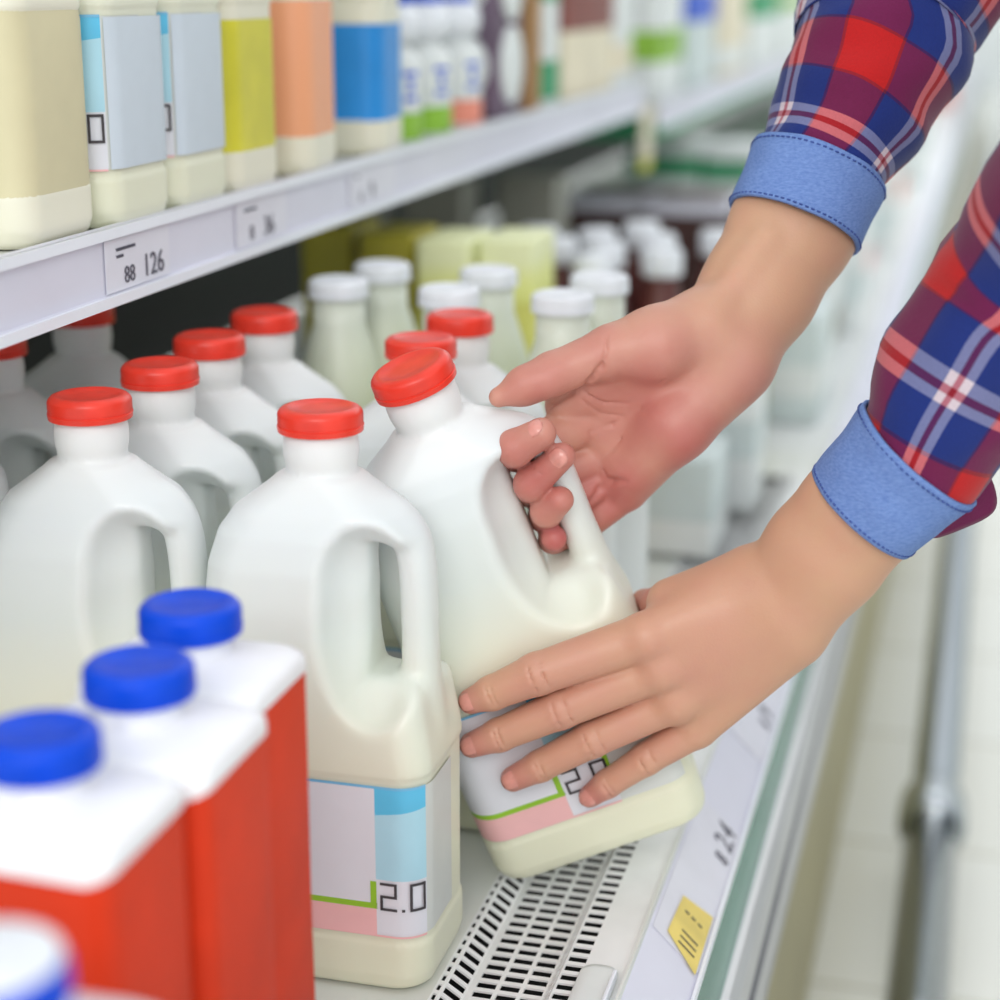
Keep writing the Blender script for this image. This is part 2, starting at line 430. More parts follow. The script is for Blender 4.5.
# ------------------------------------------------------------------ milk jug
JH = .277
HX = ([0, .003, .009, .12, .150, .185, .205, .220, .230, .241, .249], [.0510, .0545, .0562, .0564, .0548, .0540, .0525, .0485, .0415, .0265, .0168])
HY = ([0, .003, .009, .12, .150, .185, .205, .220, .230, .241, .249], [.0335, .0368, .0384, .0386, .0370, .0358, .0340, .0305, .0265, .0205, .0168])
RR = ([0, .15, .20, .225, .249], [.016, .016, .020, .022, .0168])
SHX = ([0, .115, .150], [.0024, .0024, 0])
def jug_body_mesh():
    S = SDF((-.066, -.048, -.008), (.070, .048, .276), .0016)
    sl, (X, Y, Z) = S.win((-.066, -.048, -.008), (.070, .048, .276))
    z1 = np.clip(Z, 0, .249)
    rec = np.where((z1 > .026) & (z1 < .112), -.0009, 0)
    sx = np.interp(z1, *SHX)
    hx, hy, r = np.interp(z1, *HX) + rec + sx, np.interp(z1, *HY) + rec, np.interp(z1, *RR)
    r = np.minimum(r, np.minimum(hx, hy))
    qx, qy = np.abs(X - sx) - (hx - r), np.abs(Y) - (hy - r)
    d = np.sqrt(np.maximum(qx, 0) ** 2 + np.maximum(qy, 0) ** 2) + np.minimum(np.maximum(qx, qy), 0) - r
    d = np.maximum(d, np.maximum(-Z, Z - .246))
    S.f[:] = np.minimum(S.f, d.astype(np.float32))
    # cut away the corner where the handle is, then scoop both faces
    bx, by, bz = np.abs(X - .066) - .034, np.abs(Y) - .07, np.abs(Z - .184) - .026
    b = np.maximum(np.maximum(bx, by), bz) - .006
    S.put(sl, np.broadcast_to(b, S.f.shape).astype(np.float32), .010, 'sub')
    for sy in (-1, 1):
        S.ell((.0360, sy * .047, .183), (.0285, .0390, .050), .006, 'sub'); S.ell((.031, sy * .047, .206), (.022, .0385, .026), .006, 'sub')
    S.ell((.030, 0, .134), (.022, .024, .010), .008)
    S.cone((0, 0, .236), (0, 0, .268), .0165, .0165, .004)
    S.cone((0, 0, .2570), (0, 0, .2590), .0180, .0180, .0015)
    S.path([(.010, 0, .228), (.026, 0, .2305), (.0390, 0, .2245), (.0466, 0, .209), (.0482, 0, .17), (.0484, 0, .126)], [.0110, .0090, .0090, .0090, .0088, .0100], .005, (0, 1, 0), 1.25)
    V, F = S.polys()
    return relax(V, F, 4), F
JV, JF = jug_body_mesh()
def jug_section(s, z, off):
    """point on the front wall of the jug: s = arc length from the centre line towards +x"""
    sx = float(np.interp(z, *SHX))
    hx, hy, r = np.interp(z, *HX) + off + sx, np.interp(z, *HY) + off, np.interp(z, *RR)
    sg = 1 if s >= 0 else -1; a = abs(s); f = hx - r; q = r * PI / 2
    if a <= f: return (sg * a + sx, -hy, z)
    if a <= f + q:
        t = (a - f) / r; return (sg * (f + r * math.sin(t)) + sx, -hy + r - r * math.cos(t), z)
    m_, sd = a - f - q, 2 * (hy - r)
    if m_ > sd:
        t = min((m_ - sd) / r, PI / 2); return (sg * (hx - r + r * math.cos(t)) + sx, hy - r + r * math.sin(t), z)
    return (sg * hx + sx, -hy + r + m_, z)
def patch(mb, s0, s1, z0, z1, m, off=-.0002, z0b=None, z1b=None):
    n = max(2, int(abs(s1 - s0) / .0025)); k = 4
    z0b = z0 if z0b is None else z0b; z1b = z1 if z1b is None else z1b
    vs = []
    for j in range(k + 1):
        for i in range(n + 1):
            t = i / n; a, b = z0 + (z0b - z0) * t, z1 + (z1b - z1) * t
            vs.append(jug_section(s0 + (s1 - s0) * t, a + (b - a) * j / k, off))
    fs = [(j * (n + 1) + i, j * (n + 1) + i + 1, (j + 1) * (n + 1) + i + 1, (j + 1) * (n + 1) + i) for j in range(k) for i in range(n)]
    mb.add(vs, fs, m)
LM = [M['label_white'], M['label_cyan'], M['label_sky'], M['label_green'], M['label_olive'], M['label_pink'], M['label_side'], M['label_line']]
def digits_two_zero(parent, s0):
    mb = MB(); w = .0014; a, b = .0445, .0590; o = .0006
    def bar(x0, x1, z0, z1): patch(mb, s0 + x0, s0 + x1, z0, z1, 0, o)
    bar(0, .0085, b - w, b); bar(.0085 - w, .0085, (a + b) / 2, b); bar(0, .0085, (a + b) / 2 - w / 2, (a + b) / 2 + w / 2); bar(0, w, a, (a + b) / 2); bar(0, .0085, a, a + w)
    bar(.0108, .0124, a, a + w)
    bar(.0148, .0233, b - w, b); bar(.0148, .0233, a, a + w); bar(.0148, .0148 + w, a, b); bar(.0233 - w, .0233, a, b)
    return mb.build('label_digits', M['ink'], parent)
def std_label(parent, sh=-.002):
    """white panel, blue block, 2.0, green bracket, pink band; sh slides the print around the jug"""
    mb = MB(); e = .036 + sh; L = e - .089
    patch(mb, max(L, -.1), e, .0475, .1065, 0)
    patch(mb, e, e + .026, .093, .1075, 1, z0b=.0965)
    patch(mb, e, e + .026, .060, .093, 2, z1b=.0965)
    patch(mb, e, e + .026, .031, .060, 0)
    patch(mb, L, e + .0005, .0445, .0475, 3)
    patch(mb, e - .0028, e + .0002, .0475, .059, 3, .0002)
    patch(mb, L, e, .030, .0445, 5)
    patch(mb, L - .0006, L + .0006, .06, .1065, 7, .0003); patch(mb, L - .0006, L + .0006, .0445, .06, 4, .0003)
    patch(mb, e + .026, e + .062, .031, .1072, 6)
    patch(mb, L, e + .026, .1065, .1078, 7, 0)
    patch(mb, e, e + .026, .0302, .0312, 5, .0002)
    if sh < -.02:
        patch(mb, e + .0245, e + .0272, .0445, .068, 3, .0004)
    o = mb.build('label', LM, parent)
    digits_two_zero(o, e + .0022)
    return o
def cap_obj(parent, mat, z=.2662, r=.0203, hgt=.0112, name='cap'):
    mb = MB(); rid = lambda a, zz: -.00035 * (0.5 + .5 * math.cos(a * 48)) if z + .0035 < zz < z + hgt - .003 else 0
    t = z + hgt
    mb.lathe([(r - .002, z), (r, z), (r + .0003, z + .0026), (r - .0004, z + .0029), (r - .0004, z + .0034), (r, z + .0036), (r, z + .005), (r, t - .0032), (r - .0005, t - .0020), (r - .0018, t - .0007), (r - .0034, t - .0001), (r - .0055, t), (r - .0064, t - .0006), (r * .3, t - .0008), (.0001, t - .0008)], 0, 96, True, True, fn=rid)
    return mb.build(name, mat, parent, True, autosmooth=40)

JUG_ME = None
def jug(name, loc, rot, label, cat='milk jug', group='milk jugs with red caps', body='hdpe', cap='red_cap', lab='std', sh=-.002):
    global JUG_ME
    root = empty(name, loc, rot, label, cat, group)
    o = mesh('jug_body', JV, JF, M[body], root)
    if JUG_ME is None: JUG_ME = o.data
    if cap: cap_obj(root, M[cap])
    if lab == 'std': std_label(root, sh)
    elif lab: lab(root)
    return root

# ------------------------------------------------------------------ setting
fl = MB(); fl.box(-2.2, 3.2, -1.5, 16, -.52, -.42); f = fl.build('floor', M['floor'], None, False); tag(f, kind='structure')
w = MB(); w.box(-2.2, 3.2, 16, 16.1, -.42, 2.6); tag(w.build('wall_far', M['wall'], None, False), kind='structure')
w = MB(); w.box(3.2, 3.3, -1.5, 16.1, -.42, 2.6); tag(w.build('wall_right', M['wall'], None, False), kind='structure')

# refrigerated case: cross-section in x and z, drawn out along y
Y0, Y1 = .15, 12.
case = empty('refrigerated_case', (-.5, 2, -.42), (0, 0, 0), 'long white refrigerated dairy case with teal edged front and slotted air grille', 'display case')
def strip(pts, m, name, parent, mats, y0=Y0, y1=Y1, thick=None):
    mb = MB()
    mb.add([(x, y0, z) for x, z in pts] + [(x, y1, z) for x, z in pts], [(i, i + 1, len(pts) + i + 1, len(pts) + i) for i in range(len(pts) - 1)], m)
    o = mb.build(name, mats, parent, False); 
    if parent: o.matrix_parent_inverse = Matrix.Translation(parent.location).inverted()
    return o
strip([(-1.0, -.42), (-1.0, -.0068), (-.236, -.0068), (-.236, -.008)], 0, 'deck', case, M['case_white'])
strip([(-1.0, .0), (-1.0, 1.5)], 0, 'back_panel', case, M['back'])
# grille: profile columns; (x0,z0,x1,z1, slot?)
GP = [(-.236, -.0068, -.232, -.0072, .45), (-.232, -.0072, -.2225, -.0135, .8), (-.2225, -.0135, -.2205, -.0135, 0), (-.2205, -.0135, -.2085, -.0135, .82), (-.2085, -.0135, -.1965, -.0135, .82), (-.1965, -.0135, -.1845, -.0135, .82),
      (-.1845, -.0135, -.181, -.008, .85), (-.181, -.008, -.1775, -.0025, .85), (-.1775, -.0025, -.1665, -.0025, .85), (-.1665, -.0025, -.146, -.0025, 0)]
mb = MB(); pitch = .0090; g0, g1 = .25, 1.75; N = int((g1 - g0) / pitch)
for (xa, za, xb, zb, sl) in GP:
    if not sl:
        mb.add([(xa, g0, za), (xb, g0, zb), (xb, g1, zb), (xa, g1, za)], [(0, 1, 2, 3)]); continue
    def P2(u, y): return (xa + (xb - xa) * u, y, za + (zb - za) * u)
    u0, u1 = .5 - sl / 2, .5 + sl / 2
    mb.add([P2(0, g0), P2(u0, g0), P2(u0, g1), P2(0, g1)], [(0, 1, 2, 3)]); mb.add([P2(u1, g0), P2(1, g0), P2(1, g1), P2(u1, g1)], [(0, 1, 2, 3)])
    for i in range(N + 1):
        y = g0 + i * pitch
        mb.add([P2(u0, y), P2(u1, y), P2(u1, y + .0032), P2(u0, y + .0032)], [(0, 1, 2, 3)])
o = mb.build('air_grille', M['grille'], case, False); o.matrix_parent_inverse = Matrix.Translation(case.location).inverted()
md = o.modifiers.new('thick', 'SOLIDIFY'); md.thickness = .0011; md.offset = -1
strip([(-.236, -.008), (-.236, -.05), (-.146, -.05), (-.146, -.003)], 0, 'air_duct', case, M['void'])
strip([(-.236, -.0072), (-.146, -.0070)], 0, 'far_grille_cover', case, M['grille'], g1, Y1)
strip([(-.146, -.0025), (-.1455, .0012), (-.1440, .0012), (-.1435, -.0015)], 0, 'seam_edge', case, M['case_white'])
strip([(-.1435, -.0015), (-.1165, -.0285)], 0, 'price_rail', case, M['lavender'])
strip([(-.1165, -.0285), (-.1168, -.0262), (-.1150, -.0260), (-.1146, -.030)], 0, 'price_rail_edge', case, M['lip_white'])
strip([(-.1146, -.030), (-.1120, -.074)], 0, 'teal_edge', case, M['teal'])
strip([(-.112, -.074), (-.108, -.075), (-.103, -.080), (-.100, -.090)], 0, 'bumper', case, M['steel'])
strip([(-.100, -.090), (-.103, -.093), (-.103, -.100), (-.099, -.104)], 0, 'bumper_groove', case, M['steel_dark'])
strip([(-.099, -.104), (-.0965, -.112), (-.0965, -.130), (-.104, -.142)], 0, 'lower_bumper', case, M['steel'])
strip([(-.106, -.14), (-.106, -.40), (-.112, -.40), (-.112, -.42)], 0, 'front_panel', case, M['case_cream'])

# chrome rail at foot height
rl = empty('bumper_rail', (-.010, 1.2, -.42), (0, 0, 0), 'long chrome guard rail running along the floor in front of the case', 'rail')
mb = MB(); n = 28
def cyl_y(mb, r, y0, y1, z, x=0, prof=None, m=0):
    pr = prof or [(r, y0), (r, y1)]
    mb.loft([[(x + q * math.cos(2 * PI * k / n), y, z + q * math.sin(2 * PI * k / n)) for k in range(n)][::-1] for q, y in pr], m)
cyl_y(mb, .026, -.6, .507, .085); mb.build('rail_tube', M['chrome'], rl)
mb = MB(); cyl_y(mb, .0235, .507, 9, .085); mb.build('rail_tube', M['chrome'], rl)
mb = MB(); cyl_y(mb, 0, 0, 0, .085, 0, [(.0255, .465), (.0325, .468), (.034, .478), (.034, .522), (.0325, .532), (.024, .535)]); mb.build('rail_collar', M['chrome'], rl)
for yy in (-.3, .50, 2.6, 4.7):
    mb = MB(); mb.lathe([(.020, 0), (.020, .004), (.011, .006), (.011, .075)], 0, 20, True, True, 0, yy); mb.build('rail_post', M['chrome'], rl)

# upper shelf with its price rail
ush = empty('upper_shelf', (-.6, 1.2, .309), (0, 0, 0), 'white upper shelf with lavender price rail carrying the labelled bottles', 'shelf')
SX, SZ0, SZ1 = -.432, .309, .349
def shelf(parent, x, z0, z1, y0, y1):
    inv = Matrix.Translation(parent.location).inverted()
    mb = MB(); mb.box(x - .45, x - .003, y0, y1, z1 - .022, z1 - .004); o = mb.build('shelf_board', M['case_white'], parent, False); o.matrix_parent_inverse = inv
    mb = MB(); h = z1 - z0
    prof = [(x - .004, z0), (x + .002, z0), (x + .003, z0 + .004), (x, z0 + .006), (x, z1 - .006), (x + .0025, z1 - .004), (x + .002, z1), (x - .004, z1)]
    mb.loft([[(px, yy, pz) for px, pz in prof] for yy in (y1, y0)], 0); o = mb.build('price_rail', M['lavender'], parent, False); o.matrix_parent_inverse = inv
    for a in (z0, z1 - .0055):
        mb = MB(); mb.box(x + .0012, x + .0036, y0, y1, a, a + .0055); o = mb.build('rail_edge', M['lip_white'], parent, False); o.matrix_parent_inverse = inv
shelf(ush, SX, SZ0, SZ1, .3, 2.3)
ush2 = empty('upper_shelf', (-.6, 4, .29), (0, 0, 0), 'far white shelf continuing beyond the first with its shadow line put in as a green strip', 'shelf')
shelf(ush2, -.418, .284, .322, 2.34, 8)
inv2 = Matrix.Translation(ush2.location).inverted()
mb = MB(); mb.box(-.80, -.424, 2.34, 8, .270, .299); o = mb.build('shelf_shadow_line', M['green'], ush2, False); o.matrix_parent_inverse = inv2  # green slab stands in for the shadow line below the far shelf

# price tags
def text_mesh(body, size, name, mat, parent, loc, rot, ext=.0002, align='LEFT'):
    cu = bpy.data.curves.new(name, 'FONT'); cu.body = body; cu.size = size; cu.extrude = ext; cu.align_x = align
    cu.resolution_u = 3
    t = bpy.data.objects.new(name, cu); COL.objects.link(t)
    dg = bpy.context.evaluated_depsgraph_get(); dg.update()
    me = bpy.data.meshes.new_from_object(t.evaluated_get(dg)); bpy.data.objects.remove(t)
    me.materials.clear(); me.materials.append(mat)
    o = bpy.data.objects.new(name, me); COL.objects.link(o); o.parent = parent; o.location = loc; o.rotation_euler = rot
    return o
def shelf_tag(y, w, big1, big2, small, label):
    """paper tag in the upper price rail, reading towards +y"""
    r = empty('price_tag', (SX + .0006, y, SZ0 + .0065), (0, 0, 0), label, 'price tag', 'price tags on the upper shelf rail')
    mb = MB(); mb.box(0, .0003, -w / 2, w / 2, 0, .027); mb.build('tag_paper', M['tag_white'], r, False)
    R = (PI / 2, 0, PI / 2)
    text_mesh(big1, .0125, 'tag_digits', M['tag_ink'], r, (.0006, -w / 2 + .020, .0030), R)
    text_mesh(big2, .0170, 'tag_digits', M['tag_ink'], r, (.0006, -w / 2 + .042, .0030), R)
    text_mesh(small, .0036, 'tag_text', M['tag_ink'], r, (.0006, -w / 2 + .012, .0205), R)
    return r
shelf_tag(.865, .075, '88', '126', 'wmmmmmmm\nwmm', 'white price tag under the white bottles reading large dark digits')
shelf_tag(1.035, .08, '8', '36', 'wmmmmmm', 'white price tag under the yellow labelled bottle')
shelf_tag(1.245, .10, '6', '9', 'mm', 'white price tag below the blue labelled bottle')
def strip_tag(y0, y1, label, digits, s0=.002, s1=.0365, mat='tag_white'):
    """tag lying in the sloping front rail of the case"""
    r = empty('price_tag', (-.1435, (y0 + y1) / 2, -.0015), (0, PI / 4, 0), label, 'price tag', 'price tags on the front rail')
    h = (y1 - y0) / 2
    mb = MB(); mb.box(s0, s1, -h, h, .0003, .0005); mb.build('tag_paper', M[mat], r, False)
    R = (0, 0, PI / 2)
    for t, y, s in digits: text_mesh(t, s, 'tag_digits', M['tag_ink'], r, (.0335, y, .0008), R)
    return r
strip_tag(.83, .99, 'white price tag on the sloping front rail right of the tilted jug', [('8', .036, .015), ('2.4', .052, .021)])
strip_tag(1.10, 1.24, 'white price tag on the front rail farther off beside the wrist', [('8', -.02, .015), ('9', -.005, .021)])
r = empty('price_sticker', (-.1345, .855, -.0105), (0, PI / 4, 0), 'small yellow sticker on the sloping front rail near the picture edge', 'sticker')
mb = MB(); mb.add([(-.002, -.018, .0012), (.022, -.030, .0012), (.022, .032, .0012), (.0, .024, .0012)], [(0, 1, 2, 3)]); mb.build('sticker_paper', M['tag_yellow'], r, False)
mb = MB()
for k in range(3): mb.box(.006 + 0 * k, .018, -.018 + k * .006, -.0168 + k * .006, .0013, .0015)
for k in range(3): mb.box(.004 + .005 * k, .007 + .005 * k, .012, .0135, .0013, .0015)
mb.build('sticker_print', M['ink'], r, False)
# clear plastic foot of a divider on the grille margin
dv = empty('shelf_divider', (-.158, .71, -.001), (0, 0, 0), 'white plastic divider foot lying on the grille beside the front rail', 'divider')
mb = MB(); mb.loft([[(x * s_, y * s_, z_) for x, y in rrect(0, 0, .0095, .07, .008, 5)] for z_, s_ in ((0, 1), (.0015, 1), (.0025, .93))], 0); mb.build('divider_foot', M['pack_white'], dv)
mb = MB(); mb.box(.0075, .0095, -.06, .06, .001, .006, 0, .0006); mb.build('divider_ridge', M['lip_white'], dv)

# ------------------------------------------------------------------ jugs on the deck
DZ = -.0058
jug('milk_jug', (-.297, .775, 0), (0, 0, 0), 'upright full milk jug with red cap standing at the front, 2.0 on its label')
J0 = COL.objects['milk_jug']; J0.location.z = DZ; J0.scale = (1, 1, 1.0217)
LAB = [((-.303, .951), 'red capped milk jug right behind the tilted jug, cap half covered'),
       ((-.303, 1.029), 'red capped milk jug rearmost of the front row, just above the thumb'),
       ((-.414, .770), 'leftmost red capped milk jug fully in view, behind the blue capped cartons'),
       ((-.414, .848), 'red capped milk jug second in the left row, just behind the leftmost jug'),
       ((-.421, .927), 'red capped milk jug third in the left row, its cap partly behind another'),
       ((-.420, 1.006), 'red capped milk jug rearmost in the left row, beside the greenish bottles'),
       ((-.538, .997), 'shaded milk jug deep in the case, red cap cut off by the shelf rail'),
       ((-.540, .893), 'shaded milk jug at the left picture edge, its cap hidden behind the shelf rail'),
       ((-.535, .800), 'shaded milk jug deep at the left edge showing only shoulder and handle')]
for (x, y), lb in LAB:
    dup(J0, (x, y, DZ), (0, 0, random.uniform(-.03, .03)), lb)
JT = jug('milk_jug', (-.188, .898, .022), (math.radians(9.4), math.radians(-20.3), math.radians(16.1)), 'tilted milk jug with red cap being pulled out by both hands', sh=-.044)
JT.scale = (1.038, 1.038, 1.038)

# pale bottles with white caps behind
wb = empty('milk_bottle', (-.256, 1.100, DZ), (0, 0, 0), 'pale bottle with white cap nearest the right hand, front of the right pair', 'bottle', 'pale bottles with white caps')
mb = MB(); mb.lathe([(.030, 0), (.0345, .003), (.036, .010), (.036, .150), (.0345, .180), (.029, .212), (.0215, .236), (.0175, .248), (.0170, .2665)], 0, 40); mb.build('bottle_body', M['hdpe_green'], wb)
wb.scale = (1, 1, 1.033)
cap_obj(wb, M['white_cap'], .2655, .0200, .0118, 'bottle_cap')
mb = MB(); mb.lathe([(.0363, .050), (.0363, .135)], 0, 40, False, False); mb.build('bottle_label', M['pack_white'], wb)
for (x, y), lb in [((-.249, 1.178), 'pale bottle with white cap behind the right hand, rear of the right pair'),
                   ((-.332, 1.103), 'pale bottle with white cap left of the yellow green cartons, behind the red caps'),
                   ((-.328, 1.185), 'pale bottle with white cap in front of the right yellow green carton'),
                   ((-.412, 1.115), 'pale shaded bottle with white cap left of the yellow green cartons, nearer one'),
                   ((-.406, 1.188), 'pale shaded bottle with white cap left of the yellow green cartons, farther one')]:
    dup(wb, (x, y, DZ), None, lb)

# ------------------------------------------------------------------ orange-red cartons with blue caps
def red_carton(loc, label, glare_top=False):
    r = empty('milk_carton', loc, (0, 0, 0), label, 'carton', 'orange red cartons with blue caps')
    hx, hy = .0385, .0315
    mb = MB()
    rings = [[(x, y, z) for x, y in rrect(0, 0, hx - i, hy - i, .0085, 5)] for z, i in ((0, .003), (.002, .0008), (.004, 0), (.100, .0004), (.2065, 0))]
    mb.loft(rings, 0, True, False); mb.build('carton_body', M['carton_red'], r, autosmooth=50)
    mb = MB()
    rings = [[(x, y, z) for x, y in rrect(0, 0, a, b, c, 6)] for z, a, b, c in ((.2065, hx + .0004, hy + .0004, .0089), (.2095, hx + .0002, hy + .0002, .010), (.2118, hx - .002, hy - .002, .012), (.2135, hx - .007, hy - .006, .010), (.2148, .0225, .0215, .0212), (.2160, .0195, .0195, .0195), (.2175, .0172, .0172, .0172), (.2265, .017, .017, .017))]
    # a wavy lower edge where the white print meets the red
    sk = [[(x, y, z - (.004 * (.5 + .5 * math.sin(6 * math.atan2(y, x) + 1)) if zi == 0 else 0)) for x, y in rrect(0, 0, hx + .0004, hy + .0004, .0089, 6)] for zi, z in ((0, .2035), (1, .2065))]
    mb.loft(sk + rings[1:], 0, False, True); mb.build('carton_top', M['carton_white'], r, autosmooth=60)
    c = cap_obj(r, M['blue_cap'], .2255, .0205, .0125)
    if glare_top:
        mb = MB(); mb.lathe([(.0192, .2378), (.0190, .2386), (.0165, .2392), (.0001, .2394)], 0, 48); mb.build('cap_glare_disc', M['white_cap'], c)  # white disc paints in the glare on top of the blue cap
    return r
c0 = red_carton((-.296, .622, DZ), 'orange red carton with blue cap farthest back, touching the upright jug')
dup(c0, (-.287, .5575, DZ), None, 'orange red carton with blue cap in the middle of the three')
dup(c0, (-.291, .492, DZ), None, 'orange red carton with blue cap cut by the left picture edge')
c4 = red_carton((-.243, .384, -.030 + .002), 'nearest carton at the lower left corner showing only a blue cap with glare painted as a white disc', True)
c4.location = (-.231, .357, DZ)

# ------------------------------------------------------------------ goods on the upper shelf
def wrap_label(mats, spec):
    def f_(parent):
        mb = MB()
        for s0, s1, z0, z1, m in spec: patch(mb, s0, s1, z0, z1, m, -.0002 if m == 0 else .0003)
        return mb.build('label', [M[q] for q in mats], parent)
    return f_
US = SZ1 - .0034
jx = SX - .006 - .056
jug('milk_bottle', (jx - .004, .802, US), (0, 0, 0), 'big cream labelled jug at the near end of the upper shelf', 'bottle', 'bottles on the upper shelf', 'hdpe_cream', 'red_cap', wrap_label(['label_cream'], [(-.1, .13, .019, .135, 0)]))
def ice(parent):
    o = std_label(parent, -.006)
    mb = MB(); patch(mb, .058, .128, .031, .1065, 0, .0004); mb.build('label_panel', M['label_ice'], o)
    return o
b2 = jug('milk_bottle', (jx, .882, US), (0, 0, 0), 'white bottle with pale blue label next to the cream jug on the upper shelf', 'bottle', 'bottles on the upper shelf', 'hdpe', 'red_cap', ice)
for o in list(b2.children):
    pass
dup(b2, (jx, .961, US), None, 'white bottle with pale blue label beside the yellow labelled one')
jug('milk_bottle', (jx, 1.0405, US), (0, 0, 0), 'bottle with yellow label on the upper shelf', 'bottle', 'bottles on the upper shelf', 'hdpe_cream', 'red_cap',
    wrap_label(['label_yellow', 'black', 'orange', 'label_white'], [(-.02, .128, .020, .102, 0), (.030, .0435, .021, .078, 3), (.032, .041, .026, .052, 1), (.033, .041, .070, .079, 2)]))
jug('milk_bottle', (jx, 1.150, US), (0, 0, .10), 'bottle with peach orange label on the upper shelf', 'bottle', 'bottles on the upper shelf', 'hdpe_cream', 'red_cap', wrap_label(['label_orange'], [(-.06, .130, .020, .112, 0)]))
jug('milk_bottle', (jx, 1.296, US), (0, 0, .1), 'bottle with bright blue label on the upper shelf', 'bottle', 'bottles on the upper shelf', 'hdpe_cream', 'white_cap', wrap_label(['label_blue'], [(-.06, .130, .018, .094, 0)]))

def drink(loc, band, label):
    r = empty('yogurt_bottle', loc, (0, 0, 0), label, 'bottle', 'small yogurt bottles on the upper shelf')
    mb = MB(); R = .0265
    mb.lathe([(R - .003, 0), (R, .003), (R, .060), (R - .002, .067), (.017, .073), (.0165, .076)], 0, 32); mb.build('bottle_body', M['pack_white'], r)
    mb = MB(); mb.lathe([(R + .0004, .003), (R + .0004, .024)], 0, 32, False, False); mb.build('base_band', M[band], r)
    mb = MB()
    for a0 in (-1.6, -.5, .5):
        for z0, hh, ww in ((.052, .004, .30), (.041, .008, .12), (.033, .004, .26)):
            k = 5; vs = [(math.cos(a0 + ww * (i / k - .5) * 2) * (R + .0005), math.sin(a0 + ww * (i / k - .5) * 2) * (R + .0005), z) for z in (z0, z0 + hh) for i in range(k + 1)]
            mb.add(vs, [(i, i + 1, k + 2 + i, k + 1 + i) for i in range(k)])
    mb.build('label_print', M['print_blue'], r)
    mb = MB(); mb.lathe([(.016, .076), (.0225, .079), (.0255, .087), (.0255, .097), (.0215, .104), (.016, .106)], 0, 32); c = mb.build('bottle_cap', M['white_cap'], r)
    mb = MB(); mb.lathe([(.0185, .1055), (.019, .109), (.017, .1115), (.0001, .1115)], 0, 32); mb.build('cap_seal', M['print_blue'], c)
    return r
dx = SX - .006 - .028
drink((dx, 1.385, US), 'lime', 'small white yogurt bottle with lime base next to the blue labelled bottle')
drink((dx, 1.468, US), 'lime', 'second small white yogurt bottle with lime base, between its lookalike and the coral one')
drink((dx, 1.562, US), 'coral', 'small white yogurt bottle with coral base')
# dark wrapped pack with round white lids
r = empty('dessert_pack', (SX - .05, 1.672, US), (0, 0, 0), 'dark wrapped dessert pack with two round white lids', 'pack')
mb = MB(); mb.box(-.04, .04, -.045, .045, 0, .17, 0, .006); mb.build('pack_wrap', M['purple_dark'], r)
for zc in (.048, .124):
    mb = MB(); mb.loft([[(.0405 + d_, q * math.cos(2 * PI * k / 28), zc + q * math.sin(2 * PI * k / 28) * .95) for k in range(28)] for d_, q in ((0, .038), (.003, .037), (.004, .034))], 0)
    mb.build('round_lid', M['pack_white'], r)
    mb = MB(); mb.loft([[(q * math.cos(2 * PI * k / 28) * .95, -.0455 - d_, zc + q * math.sin(2 * PI * k / 28) * .95) for k in range(28)] for d_, q in ((0, .034), (.003, .033), (.004, .03))], 0)
    mb.build('round_lid', M['pack_white'], r)
def carton(name, loc, w, d, h, bands, label, cat='carton', group=None, bev=.004, rot=0):
    """bands: list of (z0, z1, material) as fractions of the height"""
    r = empty(name, loc, (0, 0, rot), label, cat, group)
    mb = MB(); mb.box(-w / 2, w / 2, -d / 2, d / 2, 0, h, 0, bev); mb.build('carton_body', M[bands[0]], r, autosmooth=50)
    for z0, z1, m in bands[1:]:
        mb = MB(); e_ = .0006
        mb.loft([[(x, y, z * h) for x, y in rrect(0, 0, w / 2 + e_, d / 2 + e_, bev, 4)] for z in (z0, z1)], 0, False, z1 > .97); mb.build('printed_band', M[m], r, autosmooth=50)
    return r
carton('snack_carton', (SX - .045, 1.757, US), .08, .030, .19, ['tan', (.93, .99, 'maroon')], 'slim tan carton on the upper shelf beside the dark dessert pack')
carton('juice_carton', (SX - .045, 1.84, US), .07, .062, .19, ['pack_white', (.04, .24, 'green'), (.55, .8, 'green')], 'white carton with green bands on the upper shelf')
carton('cheese_carton', (SX - .05, 2.02, US), .08, .25, .20, ['cream_box', (.36, .99, 'maroon')], 'wide cream carton with maroon upper half on the upper shelf')
carton('cheese_carton', (SX - .05, 2.215, US), .08, .10, .17, ['pack_white', (.1, .3, 'cream_box')], 'plain white carton on the upper shelf right of the maroon one')
S2 = .3188
for i, (y, d, h, bands, lb) in enumerate([(2.47, .18, .16, ['pack_white', (.3, .55, 'lime')], 'white carton with a lime patch band, nearest on the far shelf'),
      (2.75, .22, .17, ['pack_pale', (.55, .8, 'print_blue')], 'pale carton with a blue band on the far shelf'),
      (3.08, .28, .15, ['cream_box', (.1, .3, 'pack_white')], 'cream carton on the far shelf'),
      (3.50, .36, .17, ['pack_white', (.5, .8, 'green')], 'white carton with a wide green band on the far shelf'),
      (4.0, .40, .16, ['pack_white', (.6, .75, 'lime')], 'white carton with a thin lime band on the far shelf')]):
    carton('dairy_carton', (-.418 - .055, y, S2), .09, d, h, bands, lb, 'carton', 'cartons on the far shelf')
# little hanging tag where the two shelves meet
r = empty('hanging_tag', (-.428, 2.30, .236), (0, 0, 0), 'cream tag hanging at the joint of the two shelves', 'tag')
mb = MB(); mb.box(-.001, .001, -.035, .035, .012, .078); mb.build('tag_card', M['cream_box'], r, False)
mb = MB(); mb.box(-.0012, .0012, -.033, .033, .0, .014); mb.build('tag_foot', M['label_yellow'], r, False)

